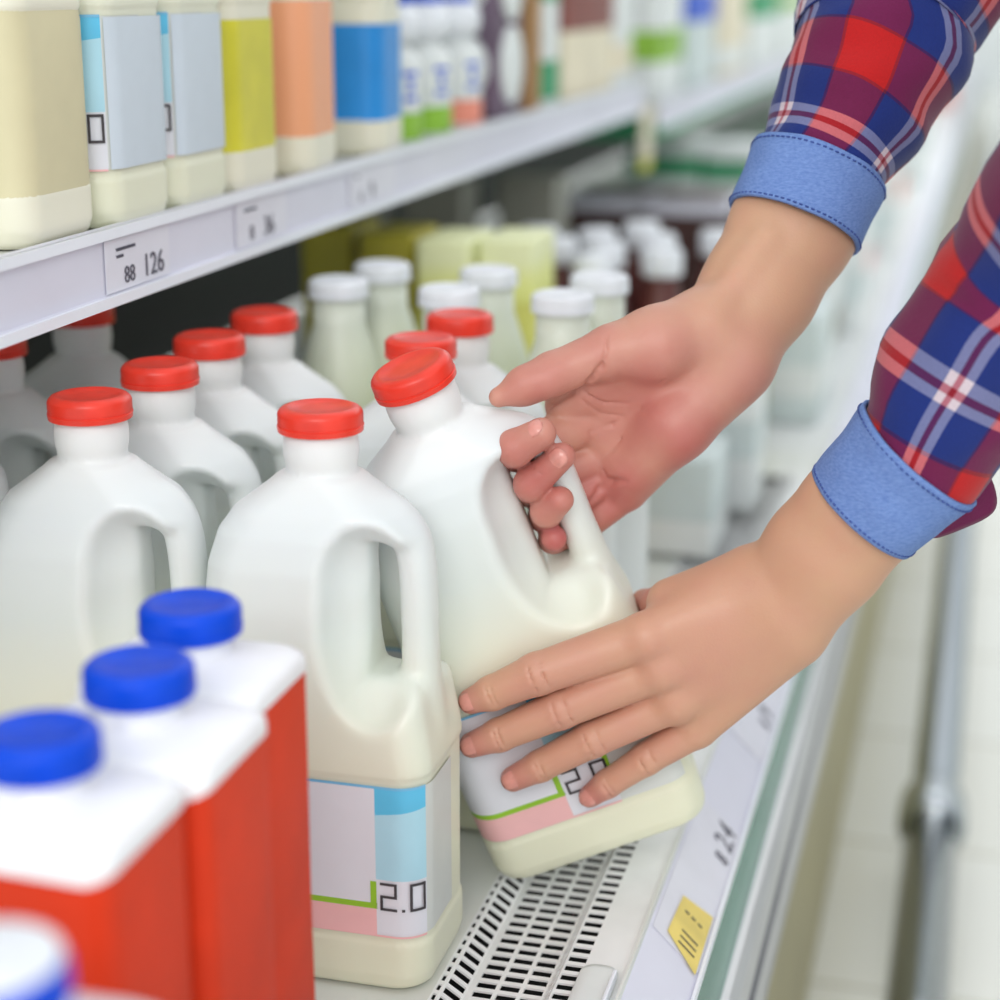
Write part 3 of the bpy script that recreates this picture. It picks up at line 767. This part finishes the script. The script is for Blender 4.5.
# ------------------------------------------------------------------ goods farther along the deck
for (x, y, m, lb) in [(-.418, 1.41, 'yg_box', 'yellow green carton left of its pale twin, behind the white caps'), (-.370, 1.425, 'yg_box', 'pale yellow green carton, rightmost of the yellow cartons'),
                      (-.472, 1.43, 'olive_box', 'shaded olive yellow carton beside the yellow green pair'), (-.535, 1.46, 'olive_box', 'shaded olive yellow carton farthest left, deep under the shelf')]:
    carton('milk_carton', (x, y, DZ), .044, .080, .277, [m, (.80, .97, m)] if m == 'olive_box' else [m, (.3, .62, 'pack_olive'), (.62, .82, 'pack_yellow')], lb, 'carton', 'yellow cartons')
def brown_bottle(loc, label):
    r = empty('chocolate_bottle', loc, (0, 0, DZ), label, 'bottle', 'dark brown bottles with white caps')
    mb = MB(); mb.lathe([(.022, 0), (.0245, .004), (.0245, .15), (.0235, .175), (.0175, .205), (.0145, .215), (.0145, .225)], 0, 28); mb.build('bottle_body', M['brown'], r)
    mb = MB(); mb.lathe([(.017, .222), (.0185, .224), (.0185, .242), (.016, .246), (.0001, .2465)], 0, 28); mb.build('bottle_cap', M['white_cap'], r)
    return r
bb = brown_bottle((-.385, 1.632, DZ), 'dark brown bottle with white cap, leftmost in the front row beside the yellow carton')
for (x, y), lb in [((-.330, 1.535), 'dark brown bottle with white cap in front between the two leftmost'), ((-.335, 1.61), 'dark brown bottle with white cap third along the front'),
                   ((-.278, 1.585), 'dark brown bottle with white cap right of the middle of the cluster'), ((-.300, 1.68), 'dark brown bottle with white cap close behind the right middle one'), ((-.247, 1.72), 'dark brown bottle with white cap nearest the forearm'),
                   ((-.420, 1.70), 'dark brown bottle with white cap at the rear left'), ((-.362, 1.70), 'dark brown bottle with white cap at the rear middle'), ((-.330, 1.76), 'dark brown bottle with white cap at the rear right')]:
    dup(bb, (x, y, DZ), None, lb)
for (x, y), lb in [((-.70, 1.95), 'grey shaded carton at the back of the case, left'), ((-.61, 2.0), 'grey shaded carton at the back of the case, second'), ((-.52, 2.08), 'grey shaded carton at the back of the case, beside the dark boxes')]:
    carton('milk_carton', (x, y, DZ), .07, .07, .255, ['pack_grey', (.5, .72, 'pack_pale')], lb, 'carton', 'grey cartons at the back')
for (x, y), lb in [((-.50, 2.46), 'dark brown box stack behind the brown bottles, left'), ((-.388, 2.44), 'dark brown box stack behind the brown bottles, right')]:
    carton('chocolate_box', (x, y, DZ), .108, .12, .196, ['brown_dark', (.90, .995, 'lavender')], lb, 'box', 'dark brown boxes')
for (x, y, h), lb in [((-.47, 2.72, .25), 'white carton with green base behind the dark brown boxes, left'), ((-.355, 2.72, .245), 'white carton with green base behind the dark brown boxes, right')]:
    carton('dairy_carton', (x, y, DZ), .11, .10, h, ['pack_white', (.78, .9, 'green')], lb, 'carton', 'white and green cartons behind')
def tub(loc, label, body='pack_white', lid='pack_pale', R=.042, H=.085, group='white tubs along the deck'):
    r = empty('dairy_tub', loc, (0, 0, DZ), label, 'tub', group)
    mb = MB(); mb.lathe([(R * .8, 0), (R * .83, .002), (R, H - .010), (R, H - .006)], 0, 32); mb.build('tub_body', M[body], r)
    mb = MB(); mb.lathe([(R + .002, H - .010), (R + .003, H - .008), (R + .003, H - .001), (R + .001, H), (R - .004, H), (R - .005, H - .002), (.0001, H - .002)], 0, 32); mb.build('tub_lid', M[lid], r)
    return r
carton('dairy_carton', (-.262, 1.50, -.002), .11, .09, .085, ['pack_pale', (.0, .35, 'pack_white')], 'pale blue carton on the deck just beyond the hands', 'carton', 'pale packs along the deck')
carton('dairy_carton', (-.222, 1.63, -.002), .065, .07, .115, ['pack_white', (.45, .75, 'pack_pale')], 'white carton standing behind the pale blue carton', 'carton', 'pale packs along the deck')
carton('dairy_carton', (-.325, 1.47, DZ), .035, .05, .14, ['pack_white', (.15, .5, 'green'), (.5, .6, 'pack_yellow')], 'slim white carton with green patch beside the pale blue carton', 'carton', 'pale packs along the deck')
carton('dairy_carton', (-.290, 1.345, DZ), .045, .05, .10, ['cream_box', (.2, .5, 'coral'), (.0, .2, 'orange')], 'cream carton with coral band peeping out right of the tilted jug', 'carton', 'pale packs along the deck')
carton('dairy_carton', (-.228, 1.80, -.002), .035, .10, .15, ['pack_yellow', (.0, .55, 'pack_olive')], 'yellow carton with olive lower half right of the upper wrist', 'carton', 'pale packs along the deck')
carton('dairy_carton', (-.272, 1.80, DZ), .035, .08, .15, ['pack_white', (.3, .7, 'cream_box')], 'white carton with cream band left of the yellow one', 'carton', 'pale packs along the deck')
rows = [(2.05, 'pack_pale', 'pack_white'), (2.3, 'pack_white', 'pack_grey'), (2.6, 'pack_white', 'pack_pale'), (2.95, 'pack_pale', 'label_pink'), (3.4, 'pack_white', 'pack_pale'), (3.9, 'pack_white', 'coral'), (4.6, 'pack_pale', 'pack_white'), (5.4, 'pack_white', 'pack_pale')]
words = ['nearest', 'second', 'third', 'fourth', 'fifth', 'sixth', 'seventh', 'farthest']
for i, (y, a, b) in enumerate(rows):
    carton('dairy_carton', (-.205 - .01 * (i % 2), y, DZ), .075, .16, .12 + .02 * (i % 3), [a, (.25, .55, b)], 'pale blurred carton in the edge row along the deck, %s from the hands' % words[i], 'carton', 'pale cartons along the deck edge')
for i, y in enumerate((2.1, 2.35, 2.62, 2.9, 3.2)):
    if y > 2.8 or y < 2.3: tub((-.31, y, DZ), 'white lidded tub in the second row on the deck, %s from the hands' % words[i])
carton('dairy_carton', (-.225, 7.5, -.002), .12, .2, .16, ['pack_red', (.6, .9, 'pack_white')], 'soft red carton far along the case', 'carton')

# ------------------------------------------------------------------ person
EYE = np.array((0, 0, .470))
person = empty('person', (.60, 1.03, -.42), (0, 0, 0), 'person in red and blue plaid shirt with rolled denim cuffs tilting out a milk jug', 'person')
PINV = Matrix.Translation(person.location).inverted()
def own(o):
    o.parent = person; o.matrix_parent_inverse = PINV; return o
VW = np.array((-.25, .92, -.29)); VW /= np.linalg.norm(VW)
def probe(S, p, step=.0004):
    """first point of the surface met on the way from p, going away from the eye"""
    p = np.array(p, float); d = p - EYE; d /= np.linalg.norm(d)
    for _ in range(400):
        i = tuple(np.clip(np.round((p - S.lo) / S.h).astype(int), 0, S.n - 1))
        if S.f[i] < 0: break
        p = p + d * step
    return p
def lines(S, pts, r=.0006, k=.0014, inn=.0001):
    q = [probe(S, p) for p in pts]
    S.groove([a + VW * inn for a in q], r, k)

# right hand: palm to the viewer, fingers closed around the handle from behind
RH = SDF((-.285, .80, .15), (-.05, 1.0, .41), .0010)
rw = (-0.1244, 0.9054, 0.2932)
RH.chain([(-0.0899, 0.9604, 0.3592), (-0.0984, 0.9494, 0.3446), (-0.1116, 0.9265, 0.3161), rw], [.0325, .0322, .0296, .0280], .006, VW, .80)
RH.cone((-0.1428, 0.9012, 0.2957), (-0.1877, 0.8900, 0.2482), .0150, .0115, .010)
RH.cone((-0.1353, 0.9041, 0.2877), (-0.1825, 0.8916, 0.2347), .0160, .0115, .010)
RH.cone((-0.1299, 0.9043, 0.2801), (-0.1777, 0.8926, 0.2229), .0160, .0115, .010)
RH.cone((-0.1247, 0.9018, 0.2741), (-0.1722, 0.8924, 0.2136), .0150, .0110, .010)
RH.cone((-0.1371, 0.8973, 0.2993), (-0.1573, 0.8815, 0.2935), .0200, .0185, .009)
RH.cone((-0.1573, 0.8815, 0.2935), (-0.1771, 0.8711, 0.2909), .0185, .0135, .007)
RH.cone((-0.1177, 0.9014, 0.2809), (-0.1469, 0.8869, 0.2515), .0168, .0175, .010)
RH.cone((-0.1469, 0.8869, 0.2515), (-0.1677, 0.8869, 0.2273), .0175, .0125, .008)
RH.cone((-0.1633, 0.8885, 0.2789), (-0.2030, 0.8823, 0.2580), .0135, .0100, .008)
RH.cone((-0.1785, 0.8786, 0.2811), (-0.2039, 0.8769, 0.2623), .0095, .0070, .008)
RH.chain([(-0.1757, 0.8718, 0.2919), (-0.2047, 0.8574, 0.2809), (-0.2184, 0.8507, 0.2744), (-0.2291, 0.8465, 0.2701)], [.0130, .0106, .0086, .0052], .004)
RH.ell((-0.2123, 0.8512, 0.2778), (.012, .008, .0085), .005)
FR = [([(-0.1908, 0.8897, 0.2502), (-0.2243, 0.8560, 0.2397), (-0.2167, 0.8305, 0.2487), (-0.2032, 0.8292, 0.2575)], [.0120, .0096, .0092, .0076]),
      ([(-0.1828, 0.8933, 0.2332), (-0.2194, 0.8679, 0.2173), (-0.2113, 0.8419, 0.2276), (-0.1947, 0.8383, 0.2441)], [.0105, .0090, .0086, .0068]),
      ([(-0.1781, 0.8944, 0.2219), (-0.2108, 0.8701, 0.2028), (-0.2044, 0.8478, 0.2124), (-0.1965, 0.8426, 0.2202)], [.0100, .0086, .0082, .0070]),
      ([(-0.1725, 0.8942, 0.2125), (-0.1956, 0.8860, 0.1917), (-0.2064, 0.8699, 0.1907), (-0.2024, 0.8553, 0.1960)], [.0098, .0080, .0074, .0066])]
for pts, rad in FR:
    RH.chain(pts, rad, .0022)
RH.ell((-0.2052, 0.8353, 0.2544), (.0075, .006, .0075), .003)
# creases of palm and thumb
lines(RH, [(-0.1735, 0.8274, 0.2928), (-0.1781, 0.8242, 0.2864), (-0.1868, 0.8201, 0.2804), (-0.1965, 0.8154, 0.2735)], .0009, .0028)
lines(RH, [(-0.1799, 0.8221, 0.2809), (-0.1708, 0.8231, 0.2763), (-0.1597, 0.8259, 0.2754)], .0005, .0014)
lines(RH, [(-0.1811, 0.8207, 0.2772), (-0.1723, 0.8212, 0.2712), (-0.1620, 0.8236, 0.2699)], .0004, .0012)
lines(RH, [(-0.1734, 0.8272, 0.2924), (-0.1716, 0.8298, 0.2992), (-0.1722, 0.8318, 0.3066)], .0005, .0014)
lines(RH, [(-0.1763, 0.8176, 0.2625), (-0.1664, 0.8213, 0.2662), (-0.1540, 0.8269, 0.2735), (-0.1439, 0.8334, 0.2864)], .0004, .0014)
lines(RH, [(-0.1711, 0.8148, 0.2488), (-0.1655, 0.8180, 0.2543), (-0.1613, 0.8208, 0.2598)], .0004, .0012)
lines(RH, [(-0.1738, 0.8085, 0.2299), (-0.1697, 0.8116, 0.2368), (-0.1644, 0.8140, 0.2400), (-0.1589, 0.8155, 0.2400)], .0009, .0026)
lines(RH, [(-0.1685, 0.8144, 0.2451), (-0.1647, 0.8133, 0.2377)], .0004, .0012)
lines(RH, [(-0.2023, 0.8059, 0.2469), (-0.1974, 0.8061, 0.2433)], .0003, .001)
# tendon of the wrist
RH.cone((-0.1322, 0.8902, 0.3069), (-0.1088, 0.9202, 0.3429), .0040, .0040, .010)

# left hand: fingers spread over the front of the jug, thumb around its side
LH = SDF((-.262, .765, .04), (.005, .955, .29), .0010)
lw = (-0.0821, 0.8566, 0.1746)
LH.chain([(-0.0408, 0.8506, 0.2362), (-0.0505, 0.8522, 0.2215), (-0.0655, 0.8545, 0.1996), lw], [.0290, .0290, .0295, .0285], .006, VW, .84)
LH.cone((-0.0981, 0.8562, 0.1770), (-0.1502, 0.8337, 0.1550), .0185, .0120, .010)
LH.cone((-0.0931, 0.8543, 0.1696), (-0.1434, 0.8379, 0.1376), .0190, .0125, .010)
LH.cone((-0.0879, 0.8553, 0.1613), (-0.1365, 0.8446, 0.1183), .0185, .0120, .010)
LH.cone((-0.0808, 0.8572, 0.1538), (-0.1256, 0.8534, 0.1011), .0165, .0110, .010)
LH.cone((-0.1034, 0.8617, 0.1784), (-0.1408, 0.8565, 0.1661), .0175, .0130, .010)
LH.chain([(-0.1354, 0.8611, 0.1623), (-0.1516, 0.8835, 0.1543), (-0.1632, 0.9033, 0.1481)], [.0125, .0098, .0078], .004)
FL = [([(-0.1502, 0.8337, 0.1550), (-0.2019, 0.8187, 0.1356), (-0.2245, 0.8156, 0.1242), (-0.2353, 0.8148, 0.1190)], [.0122, .0108, .0088, .0066]),
      ([(-0.1434, 0.8379, 0.1376), (-0.1914, 0.8252, 0.1152), (-0.2222, 0.8207, 0.0994), (-0.2361, 0.8190, 0.0930)], [.0120, .0103, .0086, .0066]),
      ([(-0.1365, 0.8446, 0.1183), (-0.1764, 0.8335, 0.0970), (-0.2029, 0.8307, 0.0801), (-0.2170, 0.8293, 0.0717)], [.0114, .0096, .0082, .0066]),
      ([(-0.1256, 0.8534, 0.1011), (-0.1506, 0.8470, 0.0830), (-0.1705, 0.8453, 0.0673), (-0.1794, 0.8451, 0.0594)], [.0104, .0084, .0074, .0060])]
for pts, rad in FL:
    LH.chain(pts, rad, .0022)
    for q in (1, 2):                                    # knuckle wrinkles across the joint
        a, b, c = (np.array(pts[q + d]) for d in (-1, 0, 1))
        t = c - a; t /= np.linalg.norm(t); w_ = np.cross(t, VW); w_ /= np.linalg.norm(w_)
        for s_ in ((-.0034, .0028) if q == 1 else (-.0012, .0012)):
            m_ = b + t * s_ - VW * .02; hw = rad[q] * .62
            lines(LH, [m_ - w_ * hw, m_ + t * .0006, m_ + w_ * hw], .0004, .0011)
for pts, rad in FL[:3]:                                 # knuckles and tendons of the back of the hand
    LH.ell(np.array(pts[0]) - VW * .004, (.010, .010, .010), .006)
nail_list = []
def nail(tip, dip, nrm, rad, w=.0052, l=.0060, back=.0032):
    tip, dip, nrm = np.array(tip), np.array(dip), np.array(nrm, float)
    d = tip - dip; d /= np.linalg.norm(d); nrm = nrm - d * (nrm @ d); nrm /= np.linalg.norm(nrm); s = np.cross(d, nrm)
    c = tip - d * back + d * rad * .35
    vs = []; nu, nv = 9, 8
    for j in range(nv + 1):
        v = j / nv * 2 - 1
        wid = w * (1 - .25 * v * v) * math.sqrt(max(0, 1 - (max(0, abs(v) - .45) / .58) ** 2))
        for i in range(nu + 1):
            u = i / nu * 2 - 1; x = u * wid
            R = rad * .97 - .0009 * max(0, v) ** 2
            h = math.sqrt(max(R * R - x * x, 0)) + .0004 - (.0014 if v > .2 else 0) * max(0, v - .2) ** 2 * 1.6 - .0003 * max(0, -v)
            vs.append(c + s * x + d * (v * l) + nrm * h)
    fs = [(j * (nu + 1) + i, j * (nu + 1) + i + 1, (j + 1) * (nu + 1) + i + 1, (j + 1) * (nu + 1) + i) for j in range(nv) for i in range(nu)]
    o = own(mesh('fingernail', vs, fs, M['nail'])); o['label'] = 'pale pink fingernail'
    md = o.modifiers.new('thick', 'SOLIDIFY'); md.thickness = .0008; md.offset = -1
for pts, rad in FL:
    nail(pts[3], pts[2], -VW + np.array((0, 0, .12)), rad[3] * 1.04)
nail(FR[1][0][3], FR[1][0][2], -VW + np.array((0, 0, .15)), FR[1][1][3] * 1.02, .0052, .0062)
nail(FR[0][0][3], FR[0][0][2], -VW * .6 + np.array((.5, 0, .8)), FR[0][1][3] * 1.02, .0050, .0056)

# the rest of the body, coarser: upper arms, trunk, neck and head with a face
BD = SDF((-.14, .55, -.43), (.92, 1.45, 1.02), .0095)
elL, elR, shL, shR = (.070, .815, .415), (.015, 1.075, .560), (.31, .87, .63), (.33, 1.21, .65)
BD.chain([(-0.0443, 0.8522, 0.2305), (-0.0296, 0.8537, 0.2436), (-0.0223, 0.8514, 0.2546), (-0.0047, 0.8533, 0.2920), (0.0208, 0.8560, 0.3355), elL], [.023, .024, .025, .027, .030, .034], .01); BD.chain([elL, (.18, .845, .52), shL], [.034, .040, .048], .02)
BD.chain([(-0.0928, 0.9560, 0.3544), (-0.0863, 0.9681, 0.3782), (-0.0718, 0.9867, 0.4092), (-0.0619, 1.0023, 0.4343), (-0.0528, 1.0188, 0.4597), elR], [.024, .025, .028, .030, .031, .034], .01); BD.chain([elR, (.16, 1.14, .62), shR], [.034, .040, .048], .02)
BD.chain([(.36, 1.04, .62), (.47, 1.04, .54), (.60, 1.04, .44)], [.115, .11, .125], .04, (0, 1, 0), 1.35)
BD.cone(shL, shR, .055, .055, .05)
BD.cone((.33, 1.04, .68), (.235, 1.04, .80), .050, .046, .03)
hd = np.array((.185, 1.04, .885))
BD.ell(hd, (.092, .076, .100), .02); BD.ell(hd + (-.045, 0, -.065), (.050, .052, .055), .03)
BD.cone(hd + (-.088, 0, .0), hd + (-.108, 0, -.03), .008, .013, .010)
for sy in (-1, 1):
    BD.ell(hd + (-.086, sy * .032, .008), (.012, .016, .010), .008, 'sub')
    BD.ell(hd + (.012, sy * .078, -.01), (.020, .008, .032), .008)
BD.ell(hd + (-.094, 0, -.066), (.010, .024, .009), .008)
for sy in (-1, 1):
    BD.chain([(.61, 1.04 + sy * .085, .40), (.575, 1.04 + sy * .095, .0), (.65, 1.04 + sy * .10, -.34)], [.085, .055, .040], .03)
    BD.chain([(.65, 1.04 + sy * .10, -.36), (.53, 1.04 + sy * .115, -.385)], [.036, .026], .02)

parts = []; n0 = 0; AV = []; AF = []; TI = []
TINT = [((-0.1611, 0.8650, 0.2634), .052, .80), ((-0.1531, 0.8722, 0.2980), .035, .45), ((-0.1806, 0.8582, 0.2942), .03, .62), ((-0.2081, 0.8465, 0.2800), .035, .70), ((-0.2069, 0.8326, 0.2325), .050, .85), ((-0.1758, 0.8666, 0.2098), .040, .95), ((-0.1995, 0.8565, 0.1975), .025, 1.05), ((-0.1374, 0.8772, 0.2466), .035, .85), ((-0.1148, 0.8905, 0.2709), .03, .6)]
TINL = [((-0.1265, 0.8288, 0.1470), .045, .30), ((-0.1917, 0.8261, 0.1252), .045, .38), ((-0.1682, 0.8394, 0.0949), .04, .38), ((-0.2410, 0.8145, 0.1163), .017, .85), ((-0.2349, 0.8206, 0.0924), .017, .85), ((-0.2177, 0.8301, 0.0712), .017, .85), ((-0.1795, 0.8457, 0.0586), .016, .9), ((-0.1605, 0.8878, 0.1587), .03, .7)]
for S, tl in ((RH, TINT), (LH, TINL), (BD, [])):
    V, F = S.polys(); V = relax(V, F, 2)
    t = np.full(len(V), .10)
    for c, r, wgt in tl:
        t = np.maximum(t, .10 + (wgt - .10) * np.exp(-(((V - np.array(c)) ** 2).sum(1)) / (r * r)))
    AV.append(V); AF.append(F + n0); TI.append(t); n0 += len(V)
body = own(mesh('body', np.concatenate(AV), np.concatenate(AF).tolist(), M['skin']))
a_ = body.data.attributes.new('tint', 'FLOAT', 'POINT'); a_.data.foreach_set('value', np.concatenate(TI).astype(np.float32))

# ------------------------------------------------------------------ clothes
def cloth_tube(name, ctr, rad, mat, n=72, sub=8, wrinkle=.0012, wf=38, u0=0., v0=0., per=.092, perv=.092, thick=.0014, ref=(.5, .85, .2), seed=0, tilt=None, squash=1., fade=True):
    """a sleeve: rings swept along a smooth path, plaid laid out round and along it"""
    C_ = [Vector(c) for c in ctr]; pts = []; rs = []
    for i in range(len(C_) - 1):
        p0, p1, p2, p3 = C_[max(i - 1, 0)], C_[i], C_[i + 1], C_[min(i + 2, len(C_) - 1)]
        for k in range(sub):
            t = k / sub
            pts.append(.5 * ((2 * p1) + (p2 - p0) * t + (2 * p0 - 5 * p1 + 4 * p2 - p3) * t * t + (3 * p1 - p0 - 3 * p2 + p3) * t ** 3)); rs.append(rad[i] + (rad[i + 1] - rad[i]) * (t * t * (3 - 2 * t)))
    pts.append(C_[-1]); rs.append(rad[-1])
    vs = []; uv = []; ln = 0
    mean = sum(rs) / len(rs)
    for i, p in enumerate(pts):
        d = (pts[min(i + 1, len(pts) - 1)] - pts[max(i - 1, 0)]).normalized()
        if tilt is not None: d = (d * (1 - tilt[1]) + Vector(tilt[0]) * tilt[1]).normalized() if i < 3 * sub else d
        if i: ln += (p - pts[i - 1]).length
        a = Vector(ref); a = (a - d * a.dot(d)).normalized(); b = d.cross(a)
        for k in range(n + 1):
            th = 2 * PI * (k % n) / n
            q = p + (a * math.cos(th) * squash + b * math.sin(th)) * rs[i]
            w_ = noise.noise(Vector((q.x * wf + seed, q.y * wf, q.z * wf))) * wrinkle + noise.noise(Vector((ln * 55 + seed + math.sin(th) * .8, math.cos(th) * .9, math.sin(th) * .9))) * wrinkle * .9
            if fade: w_ *= min(1, ln / .03)
            q = q + (q - p).normalized() * w_
            if k < n: vs.append(q)
            uv.append((u0 + k / n * 2 * PI * mean / per, v0 + ln / perv))
    fs = []; fu = []
    for i in range(len(pts) - 1):
        for k in range(n):
            fs.append((i * n + k, i * n + (k + 1) % n, (i + 1) * n + (k + 1) % n, (i + 1) * n + k))
            fu += [uv[i * (n + 1) + k], uv[i * (n + 1) + k + 1], uv[(i + 1) * (n + 1) + k + 1], uv[(i + 1) * (n + 1) + k]]
    o = own(mesh(name, vs, fs, mat, uvs=fu))
    md = o.modifiers.new('thick', 'SOLIDIFY'); md.thickness = thick; md.offset = -1
    return o, pts, rs
RSV = [(-0.0903, 0.9615, 0.3668), (-0.0863, 0.9681, 0.3782), (-0.0718, 0.9867, 0.4092), (-0.0619, 1.0023, 0.4343), (-0.0528, 1.0188, 0.4597), elR, (.16, 1.14, .62), shR]
cloth_tube('sleeve', RSV, [.0310, .0338, .0425, .0462, .0475, .052, .058, .066], M['plaid'], u0=.29, v0=.39, perv=.076, seed=3, wrinkle=.0028)
LSV = [(-0.0296, 0.8537, 0.2436), (-0.0223, 0.8514, 0.2546), (-0.0047, 0.8533, 0.2920), (0.0208, 0.8560, 0.3355), elL, (.18, .84, .51), shL]
cloth_tube('sleeve', LSV, [.0315, .0335, .0400, .0440, .050, .056, .066], M['plaid'], u0=.975, v0=.12, seed=9, wrinkle=.0028)
def cuff(ctr, rad, seed, ref=(0, -1, 0)):
    o, pts, rs = cloth_tube('cuff', ctr, rad, M['denim'], wrinkle=.0010, wf=60, thick=.0022, seed=seed, ref=ref, fade=False)
    o['label'] = 'rolled blue denim cuff'
    for fr in (.08, .90):
        i = fr * (len(pts) - 1); k = int(i); p = pts[k].lerp(pts[k + 1], i - k); r = rs[k] + (rs[k + 1] - rs[k]) * (i - k) + .0003
        d = (pts[k + 1] - pts[k]).normalized(); a = Vector(ref); a = (a - d * a.dot(d)).normalized(); b = d.cross(a)
        mb = MB(); nd = 70
        for q in range(nd):
            P_ = []
            for z_ in (0, .55):
                th = 2 * PI * (q + z_) / nd; e_ = (a * math.cos(th) + b * math.sin(th)); c_ = p + e_ * r
                w_ = noise.noise(Vector((c_.x * 60 + seed, c_.y * 60, c_.z * 60))) * .0010
                P_.append(c_ + e_ * w_)
            mb.tube(P_, .00045, 0, 5)
        s_ = mb.build('stitching', M['stitch']); s_.parent = o
    return o
cuff([(-0.0977, 0.9516, 0.3459), (-0.0929, 0.9588, 0.3603), (-0.0877, 0.9670, 0.3757)], [.0362, .0366, .0372], 1)
cuff([(-0.0486, 0.8520, 0.2227), (-0.0362, 0.8514, 0.2383), (-0.0232, 0.8510, 0.2542)], [.0312, .0335, .0360], 5)
# loose end of the left sleeve hanging behind the cuff
FP = [[(-0.0171, 0.8713, 0.2047), (-0.0087, 0.8742, 0.2071), (0.0014, 0.8783, 0.2113), (0.0152, 0.8838, 0.2175)], [(-0.0137, 0.8674, 0.2138), (-0.0056, 0.8710, 0.2185), (0.0035, 0.8750, 0.2237), (0.0144, 0.8795, 0.2289)], [(-0.0144, 0.8579, 0.2297), (-0.0074, 0.8614, 0.2352), (-0.0004, 0.8650, 0.2407), (0.0075, 0.8691, 0.2472)]]
fv = [p for r_ in FP for p in r_]; ff = [(j * 4 + i, j * 4 + i + 1, (j + 1) * 4 + i + 1, (j + 1) * 4 + i) for j in range(2) for i in range(3)]
o = own(mesh('sleeve_flap', fv, ff, M['plaid'], uvs=[(.15 + .04 * (k % 2), .40 + .03 * (k % 3)) for k in range(24)]))
md = o.modifiers.new('smooth', 'SUBSURF'); md.levels = 2; md.render_levels = 2
md = o.modifiers.new('thick', 'SOLIDIFY'); md.thickness = .0014
# shirt body, trousers, hair, shoes
def part_sdf(name, build, lo, hi, h, mat):
    S = SDF(lo, hi, h); build(S); V, F = S.polys(); V = relax(V, F, 3)
    return own(mesh(name, V, F.tolist(), mat))
def shirt(S):
    S.chain([(.35, 1.04, .63), (.47, 1.04, .54), (.60, 1.04, .43)], [.128, .126, .140], .04, (0, 1, 0), 1.35)
    S.cone(shL, shR, .074, .074, .06); S.cone((.33, 1.04, .68), (.29, 1.04, .735), .070, .062, .03)
part_sdf('shirt', shirt, (.15, .72, .22), (.82, 1.38, .84), .009, M['plaid_body'])
def trousers(S):
    S.ell((.63, 1.04, .38), (.13, .19, .12), .03)
    for sy in (-1, 1): S.chain([(.62, 1.04 + sy * .085, .37), (.575, 1.04 + sy * .095, .0), (.65, 1.04 + sy * .10, -.36)], [.108, .075, .062], .03)
part_sdf('trousers', trousers, (.42, .78, -.43), (.82, 1.30, .53), .010, M['trouser'])
def hair(S):
    S.ell(hd + (.018, 0, .022), (.096, .088, .098), .02); S.ell(hd + (.07, 0, -.05), (.045, .07, .08), .03)
    S.ell(hd + (-.085, 0, -.045), (.075, .070, .085), .012, 'sub')
part_sdf('hair', hair, (.06, .90, .72), (.34, 1.18, 1.04), .007, M['hair'])
for sy in (-1, 1):
    part_sdf('shoe', lambda S: (S.chain([(.675, 1.04 + sy * .10, -.375), (.52, 1.04 + sy * .118, -.385)], [.047, .036], .02), S.put((slice(None), slice(None), slice(0, 3)), np.full((S.n[0], S.n[1], min(3, S.n[2])), -.02, np.float32), .004, 'sub')), (.44, 1.04 + sy * .11 - .07, -.434), (.76, 1.04 + sy * .11 + .07, -.30), .007, M['shoe'])

# ------------------------------------------------------------------ light, sky, camera
wd = bpy.data.worlds.new('shop_light'); SC.world = wd; wd.use_nodes = True
bg = wd.node_tree.nodes['Background']; bg.inputs[0].default_value = (.93, .97, 1.0, 1); bg.inputs[1].default_value = .92
def area(name, loc, target, sx, sy, energy, color=(1, 1, 1)):
    l = bpy.data.lights.new(name, 'AREA'); l.shape = 'RECTANGLE'; l.size = sx; l.size_y = sy; l.energy = energy; l.color = color
    o = bpy.data.objects.new(name, l); COL.objects.link(o); o.location = loc
    o.rotation_euler = (Vector(target) - Vector(loc)).to_track_quat('-Z', 'Y').to_euler()
    return o
area('ceiling_and_fill_light', (.0, 5.0, 2.1), (-.05, 5.0, 0), .5, 12.0, 90, (1, .98, .95))
area('ceiling_and_fill_light', (.1, -1.1, 1.3), (-.25, .8, .1), 1.4, .8, 17, (1, .97, .93))  # added fill lamp behind the camera, not a ceiling fixture
cam = bpy.data.cameras.new('camera'); co = bpy.data.objects.new('camera', cam); COL.objects.link(co); SC.camera = co
cam.sensor_width = 36; cam.lens = 36 * 1800 / 1000; cam.clip_start = .01; cam.clip_end = 60
co.location = (0, 0, .470)
PITCH, YAW = 0.281232, 0.263775
co.rotation_euler = (PI / 2 - PITCH, 0, YAW)
cam.dof.use_dof = True; cam.dof.focus_distance = .885; cam.dof.aperture_fstop = 3.6
SC.view_settings.view_transform = 'Standard'; SC.view_settings.look = 'None'; SC.view_settings.exposure = .24
SC.cycles.use_denoising = True
